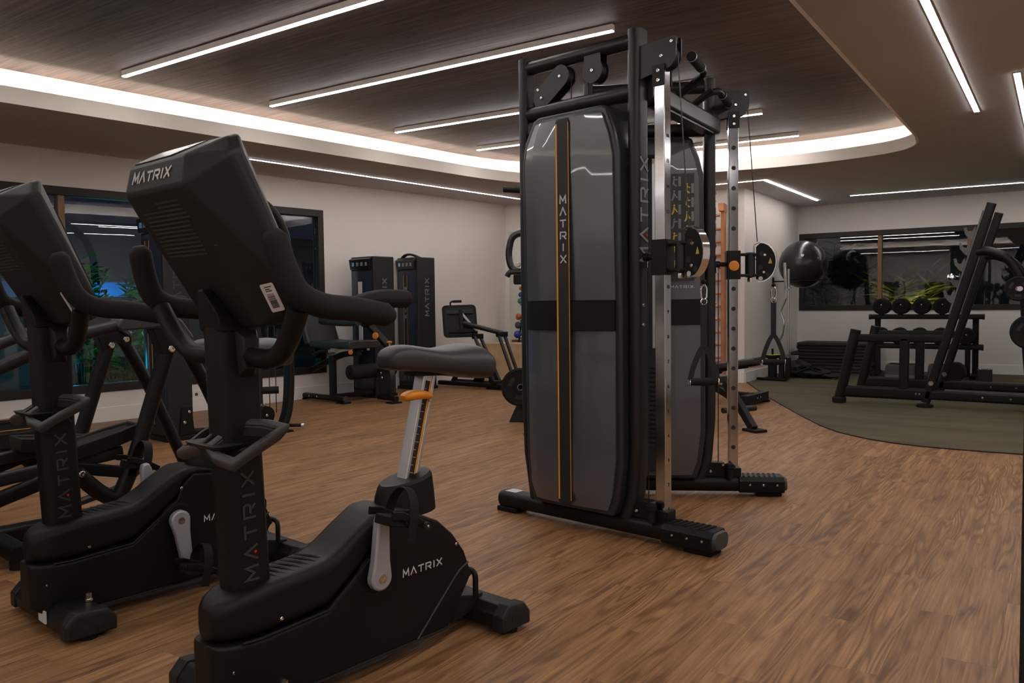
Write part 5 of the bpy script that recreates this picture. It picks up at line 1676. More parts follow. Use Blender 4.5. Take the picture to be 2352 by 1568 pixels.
# ------------------------------------------------------------------ elliptical trainer behind the second bike
el = empty('elliptical_trainer', (-1.673 - 2.07 * math.cos(R(7.5)), 1.685 + 2.07 * math.sin(R(7.5)), 0), -R(7.5), 'black elliptical trainer with long swinging arms beyond the second bike', 'elliptical trainer')
MB().bar((0, -1.35, 0.07), (0, 0.72, 0.07), 0.09, 0.075, rad=0.02).build('floor_beam', 'steel_black', el)
for y, L in ((0.70, 0.36), (-0.35, 0.33)):
    MB().bar((-L, y, 0.06), (L, y, 0.06), 0.08, 0.065, rad=0.02).build('cross_beam', 'steel_black', el)
    for sg in (-1, 1):
        MB().cyl((sg * (L - 0.03), y, 0), (sg * (L - 0.03), y, 0.03), 0.035, seg=16).build('rubber_foot', 'rubber_black', el)
hs = [(-1.45, 0.03), (-0.55, 0.03), (-0.50, 0.20), (-0.58, 0.46), (-0.80, 0.62), (-1.20, 0.66), (-1.45, 0.50)]
MB().rings([[V(-0.20, s, z) for s, z in hs], [V(0.20, s, z) for s, z in hs]]).build('drive_housing', 'plastic_black', el, bevel=0.03, seg=3)
MB().sweep(smooth_path([(0, -0.95, 0.55), (0, -0.80, 0.95), (0, -0.62, 1.25), (0, -0.56, 1.40)], 4), rrect(0.10, 0.13, 0.03), up=X).build('mast', 'plastic_black', el)
con = MB().hull([V(sg * x, y, z) for sg in (-1, 1) for x, y, z in ((0.17, -0.56, 1.22), (0.19, -0.62, 1.46), (0.15, -0.66, 1.25), (0.16, -0.70, 1.46), (0.17, -0.55, 1.26), (0.18, -0.60, 1.47))]).build('console', 'plastic_dark', el, bevel=0.012)
MB().prism(rrect(0.30, 0.17, 0.01), V(0, -0.573, 1.345), X, V(0, -0.25, 0.97), V(0, 0.97, 0.25), 0, 0.006).build('screen', 'plastic_gloss', con)
for sg in (1, -1):
    x = sg * 0.32
    cv = [(0.04, 0.965), (0.06, 1.000), (0.20, 1.022), (0.27, 1.022), (0.33, 0.985), (0.385, 0.905), (0.375, 0.885), (0.30, 0.945), (0.24, 0.955), (0.06, 0.945)]
    c = MB().rings([[V(x - 0.055, s, z) for s, z in cv], [V(x + 0.055, s, z) for s, z in cv]]).build('arm_cover', 'plastic_grey', el, bevel=0.008, seg=2)
    bk = [(0.20, 0.95), (0.30, 0.945), (0.385, 0.90), (0.385, 0.86), (0.35, 0.845), (0.335, 0.862), (0.30, 0.885), (0.275, 0.835), (0.24, 0.835)]
    b_ = MB().rings([[V(x + sg * 0.0 - 0.035, s, z) for s, z in bk], [V(x + 0.035, s, z) for s, z in bk]]).build('arm_bracket', 'steel_black', el, bevel=0.004)
    bolts([(x + 0.036, 0.282, 0.857), (x + 0.036, 0.355, 0.884)], X, 0.017, b_)
    # swing arm: down, round the elbow and forwards to the crank
    MB().tube(fillet([(x, 0.28, 0.86), (x, 0.16, 0.50), (x, 0.10, 0.33), (x, 0.035, 0.205), (x, -0.04, 0.255), (x, -0.13, 0.355)], 0.07), 0.034, 14, up=X).build('swing_arm', 'steel_black', el)
    # rear leg of the frame
    MB().tube(fillet([(x, 0.355, 0.88), (x, 0.46, 0.68), (x, 0.66, 0.20), (x * 0.98, 0.70, 0.07)], 0.1), 0.030, 14, up=X).build('rear_leg', 'steel_black', el)
    # upper bar forwards
    MB().sweep(smooth_path([(x, 0.05, 0.965), (x * 0.96, -0.12, 0.92), (x * 0.85, -0.45, 0.78), (x * 0.72, -0.80, 0.58)], 5), rrect(0.05, 0.075, 0.02), up=X).build('guide_rail', 'steel_satin', el)
    # upright hand lever
    MB().tube(smooth_path([(x * 0.9, -0.62, 0.70), (x * 0.98, -0.55, 1.0), (x * 1.02, -0.48, 1.25), (x * 0.95, -0.50, 1.46)], 5), 0.019, 12).build('hand_lever', 'foam_grip', el)
    # foot pedal with raised rim
    pdz = 0.0 if sg > 0 else -0.05
    fp = [(-0.085, -0.22), (0.085, -0.22), (0.09, 0.05), (0.06, 0.16), (-0.06, 0.16), (-0.09, 0.05)]
    tilt = V(0, 0.97, 0.22 if sg > 0 else -0.1).normalized()
    un = V(0, -tilt.z, tilt.y)
    o = V(sg * 0.20, 0.02, 0.47 + pdz)
    p_ = MB().rings([[o + X * (a * 0.85) + tilt * (b * 0.95) - un * 0.045 for a, b in fp], [o + X * a + tilt * b + un * 0.02 for a, b in fp], [o + X * (a * 0.86) + tilt * (b * 0.92) + un * 0.02 for a, b in fp], [o + X * (a * 0.82) + tilt * (b * 0.88) + un * 0.002 for a, b in fp]]).build('pedal', 'plastic_dark', el, bevel=0.006)
    MB().bar(o - tilt * 0.2 - un * 0.05 + X * sg * 0.05, V(x, 0.09, 0.32), 0.03, 0.05, rad=0.006).build('pedal_arm', 'steel_black', el)
    MB().sweep([V(x * 0.85, -0.13, 0.36), V(x * 0.8, -0.48, 0.26)], rrect(0.05, 0.06, 0.015)).build('crank_link', 'steel_black', el)
    bolts([V(x + 0.034, -0.118, 0.352)], X, 0.014, el)
    MB().sweep([V(x * 0.7, 0.10, 0.40), V(x * 0.7, -0.55, 0.34)], rrect(0.04, 0.055, 0.012)).build('pedal_rail', 'steel_satin', el)
    MB().tube(fillet([(sg * 0.30, 0.40, 0.20), (sg * 0.30, 0.30, 0.12), (sg * 0.26, 0.10, 0.10), (sg * 0.10, -0.10, 0.09)], 0.06), 0.020, 10).build('low_tube', 'steel_satin', el)

# treadmill end close to the window
tm = empty('treadmill', (-6.62, 1.55, 0), -R(7.2), 'dark treadmill end with orange stripe at the left picture edge', 'treadmill')
MB().b2((-0.28, 0.0, 0.10), (0.28, 1.62, 0.155)).build('running_deck', 'rubber_black', tm, bevel=0.01)
for sg in (-1, 1):
    s_ = MB().b2((sg * 0.28, 0.0, 0.06), (sg * 0.40, 1.66, 0.185)).build('side_rail', 'plastic_black', tm, bevel=0.015)
    MB().b2((sg * 0.315, 0.3, 0.1855), (sg * 0.33, 1.60, 0.1875)).build('orange_stripe', 'orange_line', s_)
    MB().cyl((sg * 0.34, 1.60, 0), (sg * 0.34, 1.60, 0.07), 0.03, seg=14).build('rubber_foot', 'rubber_black', tm)
    MB().cyl((sg * 0.34, 0.10, 0), (sg * 0.34, 0.10, 0.07), 0.03, seg=14).build('rubber_foot', 'rubber_black', tm)
MB().hull([V(x, y, z) for x in (-0.41, 0.41) for y, z in ((1.60, 0.05), (1.60, 0.19), (1.74, 0.06), (1.71, 0.14))]).build('end_cover', 'plastic_dark', tm, bevel=0.012)
hd = MB().hull([V(x, y, z) for x in (-0.38, 0.38) for y, z in ((-0.30, 0.05), (0.12, 0.05), (-0.24, 0.30), (0.10, 0.20))]).build('motor_cover', 'plastic_black', tm, bevel=0.03, seg=3)
for sg in (-1, 1):
    MB().bar((sg * 0.37, -0.10, 0.10), (sg * 0.37, -0.02, 1.25), 0.05, 0.10, up=X, rad=0.015).build('upright', 'steel_black', tm)
    MB().bar((sg * 0.37, -0.05, 1.02), (sg * 0.37, 0.42, 0.98), 0.05, 0.06, rad=0.02).build('hand_rail', 'foam_grip', tm)
MB().hull([V(x, y, z) for x in (-0.40, 0.40) for y, z in ((-0.12, 1.15), (0.06, 1.10), (-0.22, 1.48), (-0.15, 1.50))]).build('console', 'plastic_dark', tm, bevel=0.02)

# ------------------------------------------------------------------ plyo box and vinyl dumbbell tree at the back wall
bxo = Matrix.Rotation(R(8.3), 3, 'Z')
pb = empty('plyo_box', (-6.20, 9.06, 0), R(8.3), 'pale plywood jump box with a grip slot beside the mirror', 'box')
for nm, lo, hi in (('front_board', (-0.33, -0.20, 0), (0.33, -0.182, 0.478)), ('back_board', (-0.33, 0.182, 0), (0.33, 0.20, 0.478)), ('side_board', (0.312, -0.181, 0), (0.33, 0.181, 0.478)), ('side_board', (-0.33, -0.181, 0), (-0.312, 0.181, 0.478)), ('top_board', (-0.332, -0.202, 0.4785), (0.332, 0.202, 0.498))):
    MB().b2(lo, hi).build(nm, 'plywood', pb, bevel=0.002)
MB().prism(rrect(0.035, 0.15, 0.017, 4), (0.3302, 0, 0.26), Y, Z, X, 0, 0.0012).build('grip_slot', 'print_black', pb)
MB().prism(rrect(0.12, 0.03, 0.015, 4), (0.05, 0.0, 0.4982), X, Y, Z, 0, 0.001).build('grip_slot', 'print_black', pb)
tr = empty('dumbbell_tree', (-6.05, 9.42, 0), R(8.3), 'slim black rack holding coloured vinyl dumbbells before the mirror', 'dumbbell rack')
for sg in (-1, 1):
    MB().tube([(sg * 0.20, -0.10, 0.02), (sg * 0.05, 0.0, 1.30)], 0.012, 10).build('rack_pole', 'steel_black', tr)
    MB().tube([(sg * 0.20, 0.10, 0.02), (sg * 0.05, 0.01, 1.30)], 0.012, 10).build('rack_pole', 'steel_black', tr)
MB().tube([(-0.06, 0, 1.30), (0.06, 0, 1.30)], 0.014, 10).build('top_tube', 'steel_black', tr)
for z in (0.58, 0.70, 0.82, 1.04, 1.13, 1.21):
    MB().tube([(-0.13, -0.07 + (z - 0.6) * 0.08, z - 0.03), (0.13, -0.07 + (z - 0.6) * 0.08, z - 0.03)], 0.006, 8).build('rest_bar', 'steel_black', tr)
def vinyl_db(z, r, m, label, dx=0.0):
    e = empty('vinyl_dumbbell', V(-6.05, 9.42, 0) + bxo @ V(dx, -0.06 + (z - 0.6) * 0.08, z), R(8.3), label, 'dumbbell', 'coloured vinyl dumbbells')
    L = 0.10 + r
    for sg in (-1, 1):
        MB().sphere((sg * L, 0, 0), r, 16, 10, (0.9, 1, 1)).build('head', m, e)
    MB().cyl((-L, 0, 0), (L, 0, 0), 0.016, seg=12).build('grip', m, e)
for z, r, m, nm in ((1.235, 0.030, 'vinyl_orange', 'small orange'), (1.147, 0.034, 'vinyl_blue', 'bright blue'), (1.060, 0.038, 'vinyl_green', 'teal green'), (0.845, 0.046, 'vinyl_rust', 'large rust red'), (0.728, 0.049, 'vinyl_grey', 'dark grey'), (0.600, 0.052, 'vinyl_navy', 'lowest navy blue')):
    vinyl_db(z, r, m, nm + ' vinyl dumbbell on the slim rack before the mirror', (1.1 - z) * -0.03)

# ------------------------------------------------------------------ plate loaded press mostly hidden behind the trainer
pm_ = empty('plate_loaded_press', (-3.70, 6.02, 0), R(20), 'black press machine with loop grips peeking out behind the trainer', 'gym machine')
MB().bar((-0.25, 0, 0.05), (1.0, 0.1, 0.05), 0.09, 0.06, rad=0.02).build('floor_beam', 'steel_black', pm_)
MB().hull([V(x, y, z) for x, y, z in ((-0.33, -0.06, 0), (-0.20, -0.06, 0), (-0.30, 0.06, 0), (-0.20, 0.06, 0), (-0.27, -0.03, 0.14), (-0.20, -0.03, 0.14), (-0.27, 0.03, 0.14), (-0.20, 0.03, 0.14))]).build('floor_foot', 'steel_black', pm_, bevel=0.006)
MB().bar((0.25, 0.0, 0.06), (0.10, 0.0, 1.95), 0.09, 0.07, up=Y, rad=0.02).build('upright', 'steel_black', pm_)
MB().tube(fillet([(0.10, 0, 1.92), (-0.05, 0, 2.00), (-0.36, -0.02, 2.03)], 0.1), 0.030, 12).build('top_arm', 'steel_black', pm_)
MB().tube(fillet([(-0.10, 0, 1.30), (-0.30, 0, 1.32), (-0.335, 0, 1.46), (-0.30, 0, 1.62), (-0.20, 0, 1.655), (-0.10, 0, 1.63)], 0.08, 7), 0.030, 14).build('loop_grip', 'plastic_gloss', pm_)
MB().tube(fillet([(0.10, 0, 1.30), (-0.32, -0.02, 1.31), (-0.34, -0.02, 1.27)], 0.02), 0.024, 12).build('press_arm', 'steel_satin', pm_)
MB().lathe((-0.22, -0.03, 1.20), [(0.05, 0), (0.06, 0.01), (0.06, 0.08), (0.05, 0.09)], Z, 18).build('arm_bumper', 'rubber_black', pm_)
bolts([(-0.23, -0.05, 1.37), (-0.10, -0.05, 1.33)], -Y, 0.022, pm_)
MB().tube(fillet([(0.05, 0, 0.16), (-0.20, 0, 0.13), (-0.29, 0, 0.16), (-0.30, 0, 0.22), (-0.10, 0, 0.24)], 0.05), 0.022, 12).build('foot_loop', 'steel_satin', pm_)
MB().tube([(-0.16, -0.05, 0.33), (0.2, -0.05, 0.33)], 0.024, 12).build('plate_horn', 'chrome_brushed', pm_)
def plate(name, loc, rz, r, t, label, group=None, slots=3, tilt=None):
    """weight plate standing on edge, axis local x"""
    e = empty(name, loc, rz, label, 'weight plate', group)
    MB().lathe((-t / 2, 0, 0), [(r * 0.9, 0), (r, t * 0.2), (r, t * 0.8), (r * 0.9, t), (r * 0.78, t * 0.8), (r * 0.34, t * 0.78), (r * 0.32, t * 1.02), (r * 0.16, t * 1.02), (r * 0.16, 0)], X, 36).build('disc', 'rubber_black', e)
    for k in range(slots):
        a = 2 * PI * k / slots + 0.5
        pts = [(0, r * 0.56 * math.cos(a + u), r * 0.56 * math.sin(a + u)) for u in (-0.45, -0.22, 0, 0.22, 0.45)]
        MB().sweep([V(t * 0.30, y, z) for _, y, z in pts], rrect(0.001 + r * 0.2, 0.003, 0), up=X).build('grip_slot', 'print_black', e)
    MB().lathe((-t * 0.52, 0, 0), [(r * 0.17, 0), (r * 0.17, t * 1.06), (r * 0.13, t * 1.06), (r * 0.13, 0)], X, 18).build('hub_ring', 'bolt_steel', e)
    return e
plate('weight_plate', (-3.86, 5.84, 0.315), R(-48), 0.165, 0.035, 'round black weight plate on the low horn left of the trainer')
# ------------------------------------------------------------------ squat rack on the carpet
C0 = 0.006                        # carpet top
sq = empty('squat_rack', (-1.05, 9.07, C0), 0, 'black leaning squat rack with saw tooth bar catches on the carpet', 'squat rack')
def W2(x, y, z):
    return V(x + 1.05, y - 9.07, z - C0)
for k, yy in enumerate((8.55, 9.60)):
    dx = 0.0
    MB().tube([W2(-1.822, yy, 0.06), W2(-1.674, yy, 0.735)], 0.050, 16, up=Y).build('front_post', 'steel_black', sq)
    MB().lathe(W2(-1.826, yy, C0), [(0.060, 0), (0.066, 0.008), (0.066, 0.050), (0.056, 0.060)], Z, 20).build('rubber_foot', 'rubber_black', sq)
    MB().bar(W2(-1.80, yy, 0.125), W2(-1.02, yy, 0.125), 0.06, 0.115, rad=0.025).build('low_rail', 'steel_black', sq)
    MB().bar(W2(-1.02, yy, 0.125), W2(0.12, yy, 0.118), 0.06, 0.090, rad=0.02).build('low_rail', 'steel_black', sq)
    MB().bar(W2(-1.655, yy, 0.655), W2(-0.88, yy, 0.655), 0.055, 0.075, rad=0.018).build('mid_rail', 'steel_black', sq)
    MB().bar(W2(-1.240, yy, 0.14), W2(-1.235, yy, 0.65), 0.085, 0.055, up=Y, rad=0.016).build('strut', 'steel_black', sq)
    up_ = MB().bar(W2(-1.050, yy, 0.05), W2(-0.533, yy, 1.885), 0.078, 0.060, up=Y, rad=0.022)
    up_.build('upright', 'steel_black', sq)
    MB().lathe(W2(-1.055, yy, C0), [(0.070, 0), (0.075, 0.006), (0.075, 0.022), (0.060, 0.030)], Z, 22).build('rubber_foot', 'rubber_black', sq)
    bolts([W2(-1.002, yy - 0.0325, 0.235)], -Y, 0.026, sq)
    bolts([W2(-1.13, yy - 0.026, 0.13), W2(-1.10, yy - 0.026, 0.13), W2(-0.58, yy - 0.026, 0.122), W2(-0.36, yy - 0.026, 0.122)], -Y, 0.010, sq)
    ax = (W2(-0.533, yy, 1.885) - W2(-1.050, yy, 0.05)).normalized()
    fr = V(-ax.z, 0, ax.x)
    # protector strip and catches on the front of the upright
    a0, a1 = W2(-1.050, yy, 0.05) + ax * 0.86, W2(-1.050, yy, 0.05) + ax * 1.83
    strip = MB().bar(a0 + fr * 0.043, a1 + fr * 0.043, 0.050, 0.016, up=fr, rad=0.004).build('guard_strip', 'catch_grey', sq)
    for z in (1.60, 1.465, 1.32, 1.175, 1.03):
        t = (z - 0.05) / ax.z
        q = W2(-1.050, yy, 0.05) + ax * t + fr * 0.045
        hook = [(a_ * 1.55, b_ * 1.25) for a_, b_ in [(0, -0.055), (0.03, -0.035), (0.055, 0.005), (0.062, 0.05), (0.048, 0.055), (0.040, 0.02), (0.022, 0.012), (0.012, 0.04), (0, 0.06)]]
        MB().rings([[q + V(-1, 0, 0) * a + V(0, 0, 1) * b + Y * w for a, b in hook] for w in (-0.012, 0.012)]).build('bar_catch', 'catch_grey', sq)
    # curved spotter arm to the plate storage
    MB().tube(smooth_path([W2(-0.65, yy, 1.455), W2(-0.55, yy, 1.455), W2(-0.40, yy, 1.375), W2(-0.30, yy, 1.20), W2(-0.26, yy, 0.95), W2(-0.24, yy, 0.55), W2(-0.20, yy, 0.13)], 5), 0.042, 14, up=Y).build('rear_arm', 'steel_black', sq)
    MB().tube([W2(-0.30, yy - 0.16, 1.11), W2(-0.30, yy + 0.02, 1.11)], 0.022, 14).build('plate_horn', 'chrome_brushed', sq)
    MB().tube([W2(-0.24, yy - 0.16, 0.73), W2(-0.24, yy + 0.02, 0.73)], 0.022, 14).build('plate_horn', 'chrome_brushed', sq)
MB().tube([W2(-0.795, 8.50, 1.215), W2(-0.83, 8.40, 1.225)], 0.022, 14).build('spotter_pin', 'chrome', sq)
MB().lathe(W2(-0.835, 8.39, 1.227), [(0.030, 0), (0.030, 0.012), (0.012, 0.014), (0.012, 0.004)], V(-0.35, -0.93, 0.1), 18).build('pin_head', 'chrome', sq)
for x in (-0.24, 0.05):
    MB().bar(W2(x, 8.55, 0.12), W2(x, 9.60, 0.12), 0.05, 0.07, rad=0.02).build('cross_beam', 'steel_satin', sq)
lettering('MATRIX', W2(-1.45, 8.5245, 0.128), X, Z, -Y, 0.026, sq, 'print_grey', None, gap=0.4, wide=1.2)
plate('weight_plate', (-0.315, 8.42, 1.111), R(-90), 0.108, 0.034, 'small black plate with brass hub on the squat rack upper horn')
plate('weight_plate', (-0.225, 8.42, 0.731), R(-90), 0.150, 0.034, 'black plate half cut off at the picture edge below the small one')

# ------------------------------------------------------------------ dumbbell rack with dumbbells
dr = empty('dumbbell_rack', (-1.46, 11.85, C0), 0, 'black two tier dumbbell rack under the window', 'dumbbell rack')
for x in (-0.60, 0.56):
    MB().bar((x, 0.10, 0.03), (x, 0.10, 0.80), 0.07, 0.06, up=Y, rad=0.01).build('leg', 'steel_black', dr)
    MB().bar((x - 0.06 * (1 if x > 0 else -1), -0.22, 0.03), (x - 0.06 * (1 if x > 0 else -1), -0.22, 0.42), 0.06, 0.06, up=Y, rad=0.01).build('leg', 'steel_black', dr)
    MB().bar((x, -0.28, 0.03), (x, 0.20, 0.03), 0.07, 0.05, rad=0.012).build('foot_rail', 'rubber_black', dr)
for z, y0 in ((0.785, 0.0), (0.405, -0.12)):
    for dy in (-0.11, 0.07):
        MB().bar((-0.66, y0 + dy, z), (0.66, y0 + dy, z), 0.045, 0.06, rad=0.012).build('shelf_rail', 'steel_black', dr)
    MB().b2((-0.66, y0 - 0.14, z - 0.012), (0.66, y0 + 0.10, z + 0.004)).build('shelf', 'steel_black', dr, bevel=0.004)
    for x in (-0.66, 0.66):
        MB().cyl((x - 0.012, y0 - 0.11, z), (x + 0.012, y0 - 0.11, z), 0.036, seg=14).build('rail_cap', 'plastic_black', dr)
def dumbbell(loc, r, label):
    e = empty('dumbbell', loc, R(4), label, 'dumbbell', 'round black dumbbells on the rack')
    for sg in (-1, 1):
        MB().lathe((0, sg * 0.075, 0), [(r * 0.6, 0), (r * 0.96, 0.006), (r, 0.014), (r, 0.052), (r * 0.9, 0.066), (r * 0.55, 0.068), (r * 0.50, 0.060), (r * 0.22, 0.060), (r * 0.22, 0.066), (0, 0.066)], (0, sg, 0), 24).build('head', 'rubber_black', e)
        MB().lathe((0, sg * 0.141, r * 0.22), [(0.008, 0), (0.008, 0.001)], (0, sg, 0), 8).build('mark', 'print_white', e)
    MB().lathe((0, -0.08, 0), [(0.015, 0), (0.018, 0.08), (0.015, 0.16)], Y, 14).build('grip', 'chrome_brushed', e)
nm = ('first', 'second', 'third', 'fourth')
for i, x in enumerate((-1.985, -1.750, -1.505, -1.265)):
    dumbbell((x, 11.82, C0 + 0.8165 + 0.106), 0.106, nm[i] + ' dumbbell from the left on the upper tier of the rack')
nm = ('first', 'second', 'third', 'fourth', 'fifth')
for i, x in enumerate((-1.985, -1.755, -1.520, -1.275, -0.985)):
    dumbbell((x, 11.70, C0 + 0.436 + 0.105), 0.105, nm[i] + ' dumbbell from the left on the lower tier of the rack')

# things on the floor under the rack
def step_platform(loc, w, rz, label):
    e = empty('aerobic_step', loc, rz, label, 'step', 'aerobic steps under the rack')
    MB().rings([[V(a, b, 0.0) for a, b in rrect(w, 0.30, 0.03)], [V(a, b, 0.055) for a, b in rrect(w, 0.30, 0.03)]]).build('riser', 'step_grey', e)
    MB().rings([[V(a, b, z) for a, b in rrect(w * k, 0.30 * k, 0.03)] for z, k in ((0.056, 1.0), (0.15, 0.97), (0.175, 0.93), (0.182, 0.86))]).build('platform', 'step_top', e, bevel=0.004)
    MB().b2((-w * 0.4, -0.11, 0.1822), (w * 0.4, 0.11, 0.186)).build('mat_top', 'rubber_black', e)
step_platform((-1.69, 11.50, C0), 0.37, 0, 'grey and black step platform below the left half of the rack')
step_platform((-1.20, 11.58, C0), 0.40, R(8), 'step platform behind the black foam roller under the rack')
fr_ = empty('foam_roller', (-1.06, 11.26, C0 + 0.120), 0, 'black hollow foam roller lying before the second step', 'foam roller')
MB().lathe((0, -0.12, 0), [(0.095, 0), (0.117, 0.006), (0.119, 0.02), (0.119, 0.22), (0.117, 0.234), (0.095, 0.24), (0.085, 0.235), (0.085, 0.005)], Y, 30).build('foam_sleeve', 'rubber_black', fr_)
MB().lathe((0, -0.115, 0), [(0.084, 0), (0.084, 0.23), (0.075, 0.23), (0.075, 0)], Y, 30).build('core_tube', 'plastic_dark', fr_)
bl = empty('weight_block', (-0.765, 11.52, C0), R(3), 'small square black weight block with chrome top beside the rack leg', 'weight')
MB().rings([[V(a, b, z) for a, b in rrect(0.165, 0.15, 0.012)] for z in (0.0, 0.145)]).build('block', 'iron', bl, bevel=0.004)
for x in (-0.045, 0.045):
    MB().sphere((x, 0, 0.146), 0.020, 12, 8, (1.3, 1, 0.7)).build('chrome_knob', 'chrome', bl)

# stack of foam mats in the corner
rr = random.Random(3)
for i in range(9):
    e = MB()
    t = 0.046
    L = 1.0 + (0.05 if i == 5 else 0)
    ob = e.rings([[V(a, b, z) for a, b in rrect(L, 0.55, 0.03)] for z in (0.0, t)]).build('exercise_mat', 'mat_foam', bevel=0.015, seg=3)
    ob.location = (-2.62 + rr.uniform(-0.02, 0.02) - (0.06 if i == 5 else 0), 12.18 + rr.uniform(-0.02, 0.02), C0 + i * 0.0465)
    ob.rotation_euler = (0, 0, R(rr.uniform(-1.2, 1.2)))
    nm_ = ('bottom', 'second', 'third', 'fourth', 'fifth', 'protruding sixth', 'seventh', 'eighth', 'topmost')[i]
    tag(ob, nm_ + ' black foam mat counted up from the carpet in the corner stack', 'mat', 'foam mats stacked in the corner')

# exercise ball on its wall hoop
ball = empty('exercise_ball', (-2.88, 11.285, 1.504), 0, 'large shiny black exercise ball held on the side wall', 'ball')
MB().sphere((0, 0, 0), 0.316, 40, 26).build('ball_skin', 'ball_rubber', ball, sharp=80)
MB().lathe(V(0.75, -0.62, 0.22).normalized() * 0.3155, [(0.012, -0.002), (0.012, 0.001), (0.006, 0.002)], V(0.75, -0.62, 0.22), 12).build('valve', 'print_grey', ball)
u_ = V(-0.02, -0.93, 0.28).normalized()
for k, (a, c) in enumerate(((0.03, 0.02), (-0.02, 0.025), (0.0, -0.02))):
    p = (u_ + V(a * 1.2 + 0.22, 0, c * 1.2 + 0.06)).normalized()
    MB().lathe(p * 0.3155, [(0.014, 0), (0.014, 0.0012)], p, 5).build('print_mark', 'print_white', ball)
hoop = empty('ball_holder', (-3.285, 11.285, 1.30), 0, 'thin black wall hoop carrying the exercise ball', 'holder')
MB().tube([(0.405 + 0.24 * math.cos(t), 0.24 * math.sin(t), -0.016) for t in [2 * PI * k / 28 for k in range(28)]], 0.007, 8, closed=True).build('hoop', 'steel_black', hoop)
MB().tube([(0.0, 0, -0.016), (0.168, 0, -0.016)], 0.009, 8).build('arm', 'steel_black', hoop)
MB().b2((0.0, -0.03, -0.07), (0.012, 0.03, 0.04)).build('wall_plate', 'steel_black', hoop)

# upright bar stand with bars
bs = empty('bar_stand', (-3.02, 10.60, C0), 0, 'low black bar stand with upright chrome bars in the corner', 'bar stand')
MB().bar((-0.22, -0.12, 0.018), (0.16, -0.18, 0.018), 0.07, 0.03, rad=0.01).build('base_bar', 'steel_black', bs)
MB().bar((-0.05, -0.18, 0.018), (0.02, 0.24, 0.018), 0.07, 0.03, rad=0.01).build('base_bar', 'steel_black', bs)
for x, y in ((0.05, 0.0), (0.12, 0.04)):
    MB().sweep([(x, y, 0.02), (x, y, 0.285)], rrect(0.062, 0.062, 0.01), up=Y).build('socket_tube', 'steel_black', bs)
    MB().lathe((x, y, 0.284), [(0.026, 0), (0.026, 0.010), (0.015, 0.010)], Z, 16).build('socket_ring', 'chrome', bs)
MB().lathe((-0.06, -0.02, 0.03), [(0.056, 0), (0.056, 0.25)], Z, 20).build('wide_socket', 'rubber_black', bs)
ds = MB().lathe((-0.06, -0.02, 0.282), [(0.092, 0), (0.095, 0.006), (0.095, 0.034), (0.09, 0.038)], Z, 26).build('collar', 'rubber_black', bs)
MB().lathe((-0.06, -0.02, 0.3205), [(0.09, 0), (0.09, 0.004), (0.04, 0.004)], Z, 26).build('lime_ring', 'lime', ds)
MB().tube([(-0.06, -0.02, 0.32), (-0.06, -0.02, 0.40)], 0.014, 10).build('hook_post', 'steel_black', bs)
sb = empty('straight_bar', (-3.02 + 0.12, 10.64, C0 + 0.30), 0, 'straight chrome bar standing upright in the bar stand', 'barbell')
MB().cyl((0, 0, 0), (0, 0, 0.90), 0.014, seg=14).build('shaft', 'chrome', sb)
MB().cyl((0, 0, 0.885), (0, 0, 1.12), 0.024, seg=16).build('sleeve', 'chrome_brushed', sb)
MB().cyl((0, 0, 0.87), (0, 0, 0.89), 0.036, seg=16).build('collar', 'chrome', sb)
eb = empty('curl_bar', (-3.02 + 0.05, 10.60, C0 + 0.30), 0, 'zigzag chrome curl bar leaning up beside the straight bar', 'barbell')
MB().tube(fillet([(0, 0, 0), (-0.01, 0, 0.06), (-0.05, 0, 0.17), (0.01, 0, 0.28), (0.03, 0, 0.44), (-0.015, 0, 0.58), (0.05, 0, 0.74), (0.055, 0, 0.86)], 0.03), 0.014, 12).build('shaft', 'chrome', eb)
MB().cyl((0.055, 0, 0.86), (0.04, 0, 1.20), 0.024, seg=16).build('sleeve', 'chrome_brushed', eb)
MB().cyl((0.056, 0, 0.845), (0.055, 0, 0.865), 0.036, seg=16).build('collar', 'chrome', eb)
# slack black bands and straps heaped on the carpet
hp = empty('strap_heap', (-2.72, 11.02, C0), R(12), 'heap of slack black straps and bands on the carpet beside the bars', 'straps')
def lump(nm, c, sc, seed, m='webbing'):
    rn = random.Random(seed)
    ph = [rn.uniform(0, 6) for _ in range(4)]
    rings = []
    for i in range(11):
        t = PI * i / 10
        q = []
        for j in range(20):
            a = 2 * PI * j / 20
            k = 1 + 0.16 * math.sin(3 * a + ph[0]) + 0.12 * math.sin(5 * a + ph[1] + t * 2) + 0.1 * math.sin(4 * t + ph[2])
            z = -math.cos(t) * sc[2] * (1 + 0.3 * math.sin(2 * a + ph[3]))
            q.append(V(c[0] + sc[0] * k * max(math.sin(t), 1e-3) * math.cos(a), c[1] + sc[1] * k * max(math.sin(t), 1e-3) * math.sin(a), max(0.001, c[2] + z)))
        rings.append(q)
    return MB().rings(rings).build(nm, m, hp, sharp=50)
lump('folded_strap', (-0.16, 0.10, 0.10), (0.17, 0.15, 0.10), 1)
lump('folded_strap', (0.02, 0.0, 0.06), (0.24, 0.15, 0.06), 2)
lump('folded_strap', (0.22, -0.02, 0.035), (0.13, 0.10, 0.035), 4)
for i in range(4):
    rn = random.Random(20 + i)
    pts = [V(-0.2 + 0.14 * k + rn.uniform(-0.03, 0.03), rn.uniform(-0.14, 0.12), 0.03 + 0.16 * math.exp(-((k - 1.2) ** 2) / 1.5) * rn.uniform(0.6, 1.0)) for k in range(5)]
    MB().sweep(smooth_path(pts, 5), [(-0.018, -0.002), (0.018, -0.002), (0.018, 0.002), (-0.018, 0.002)]).build('strap_band', 'webbing', hp)
MB().b2((0.27, -0.06, 0.002), (0.33, -0.02, 0.010)).build('buckle', 'chrome', hp)

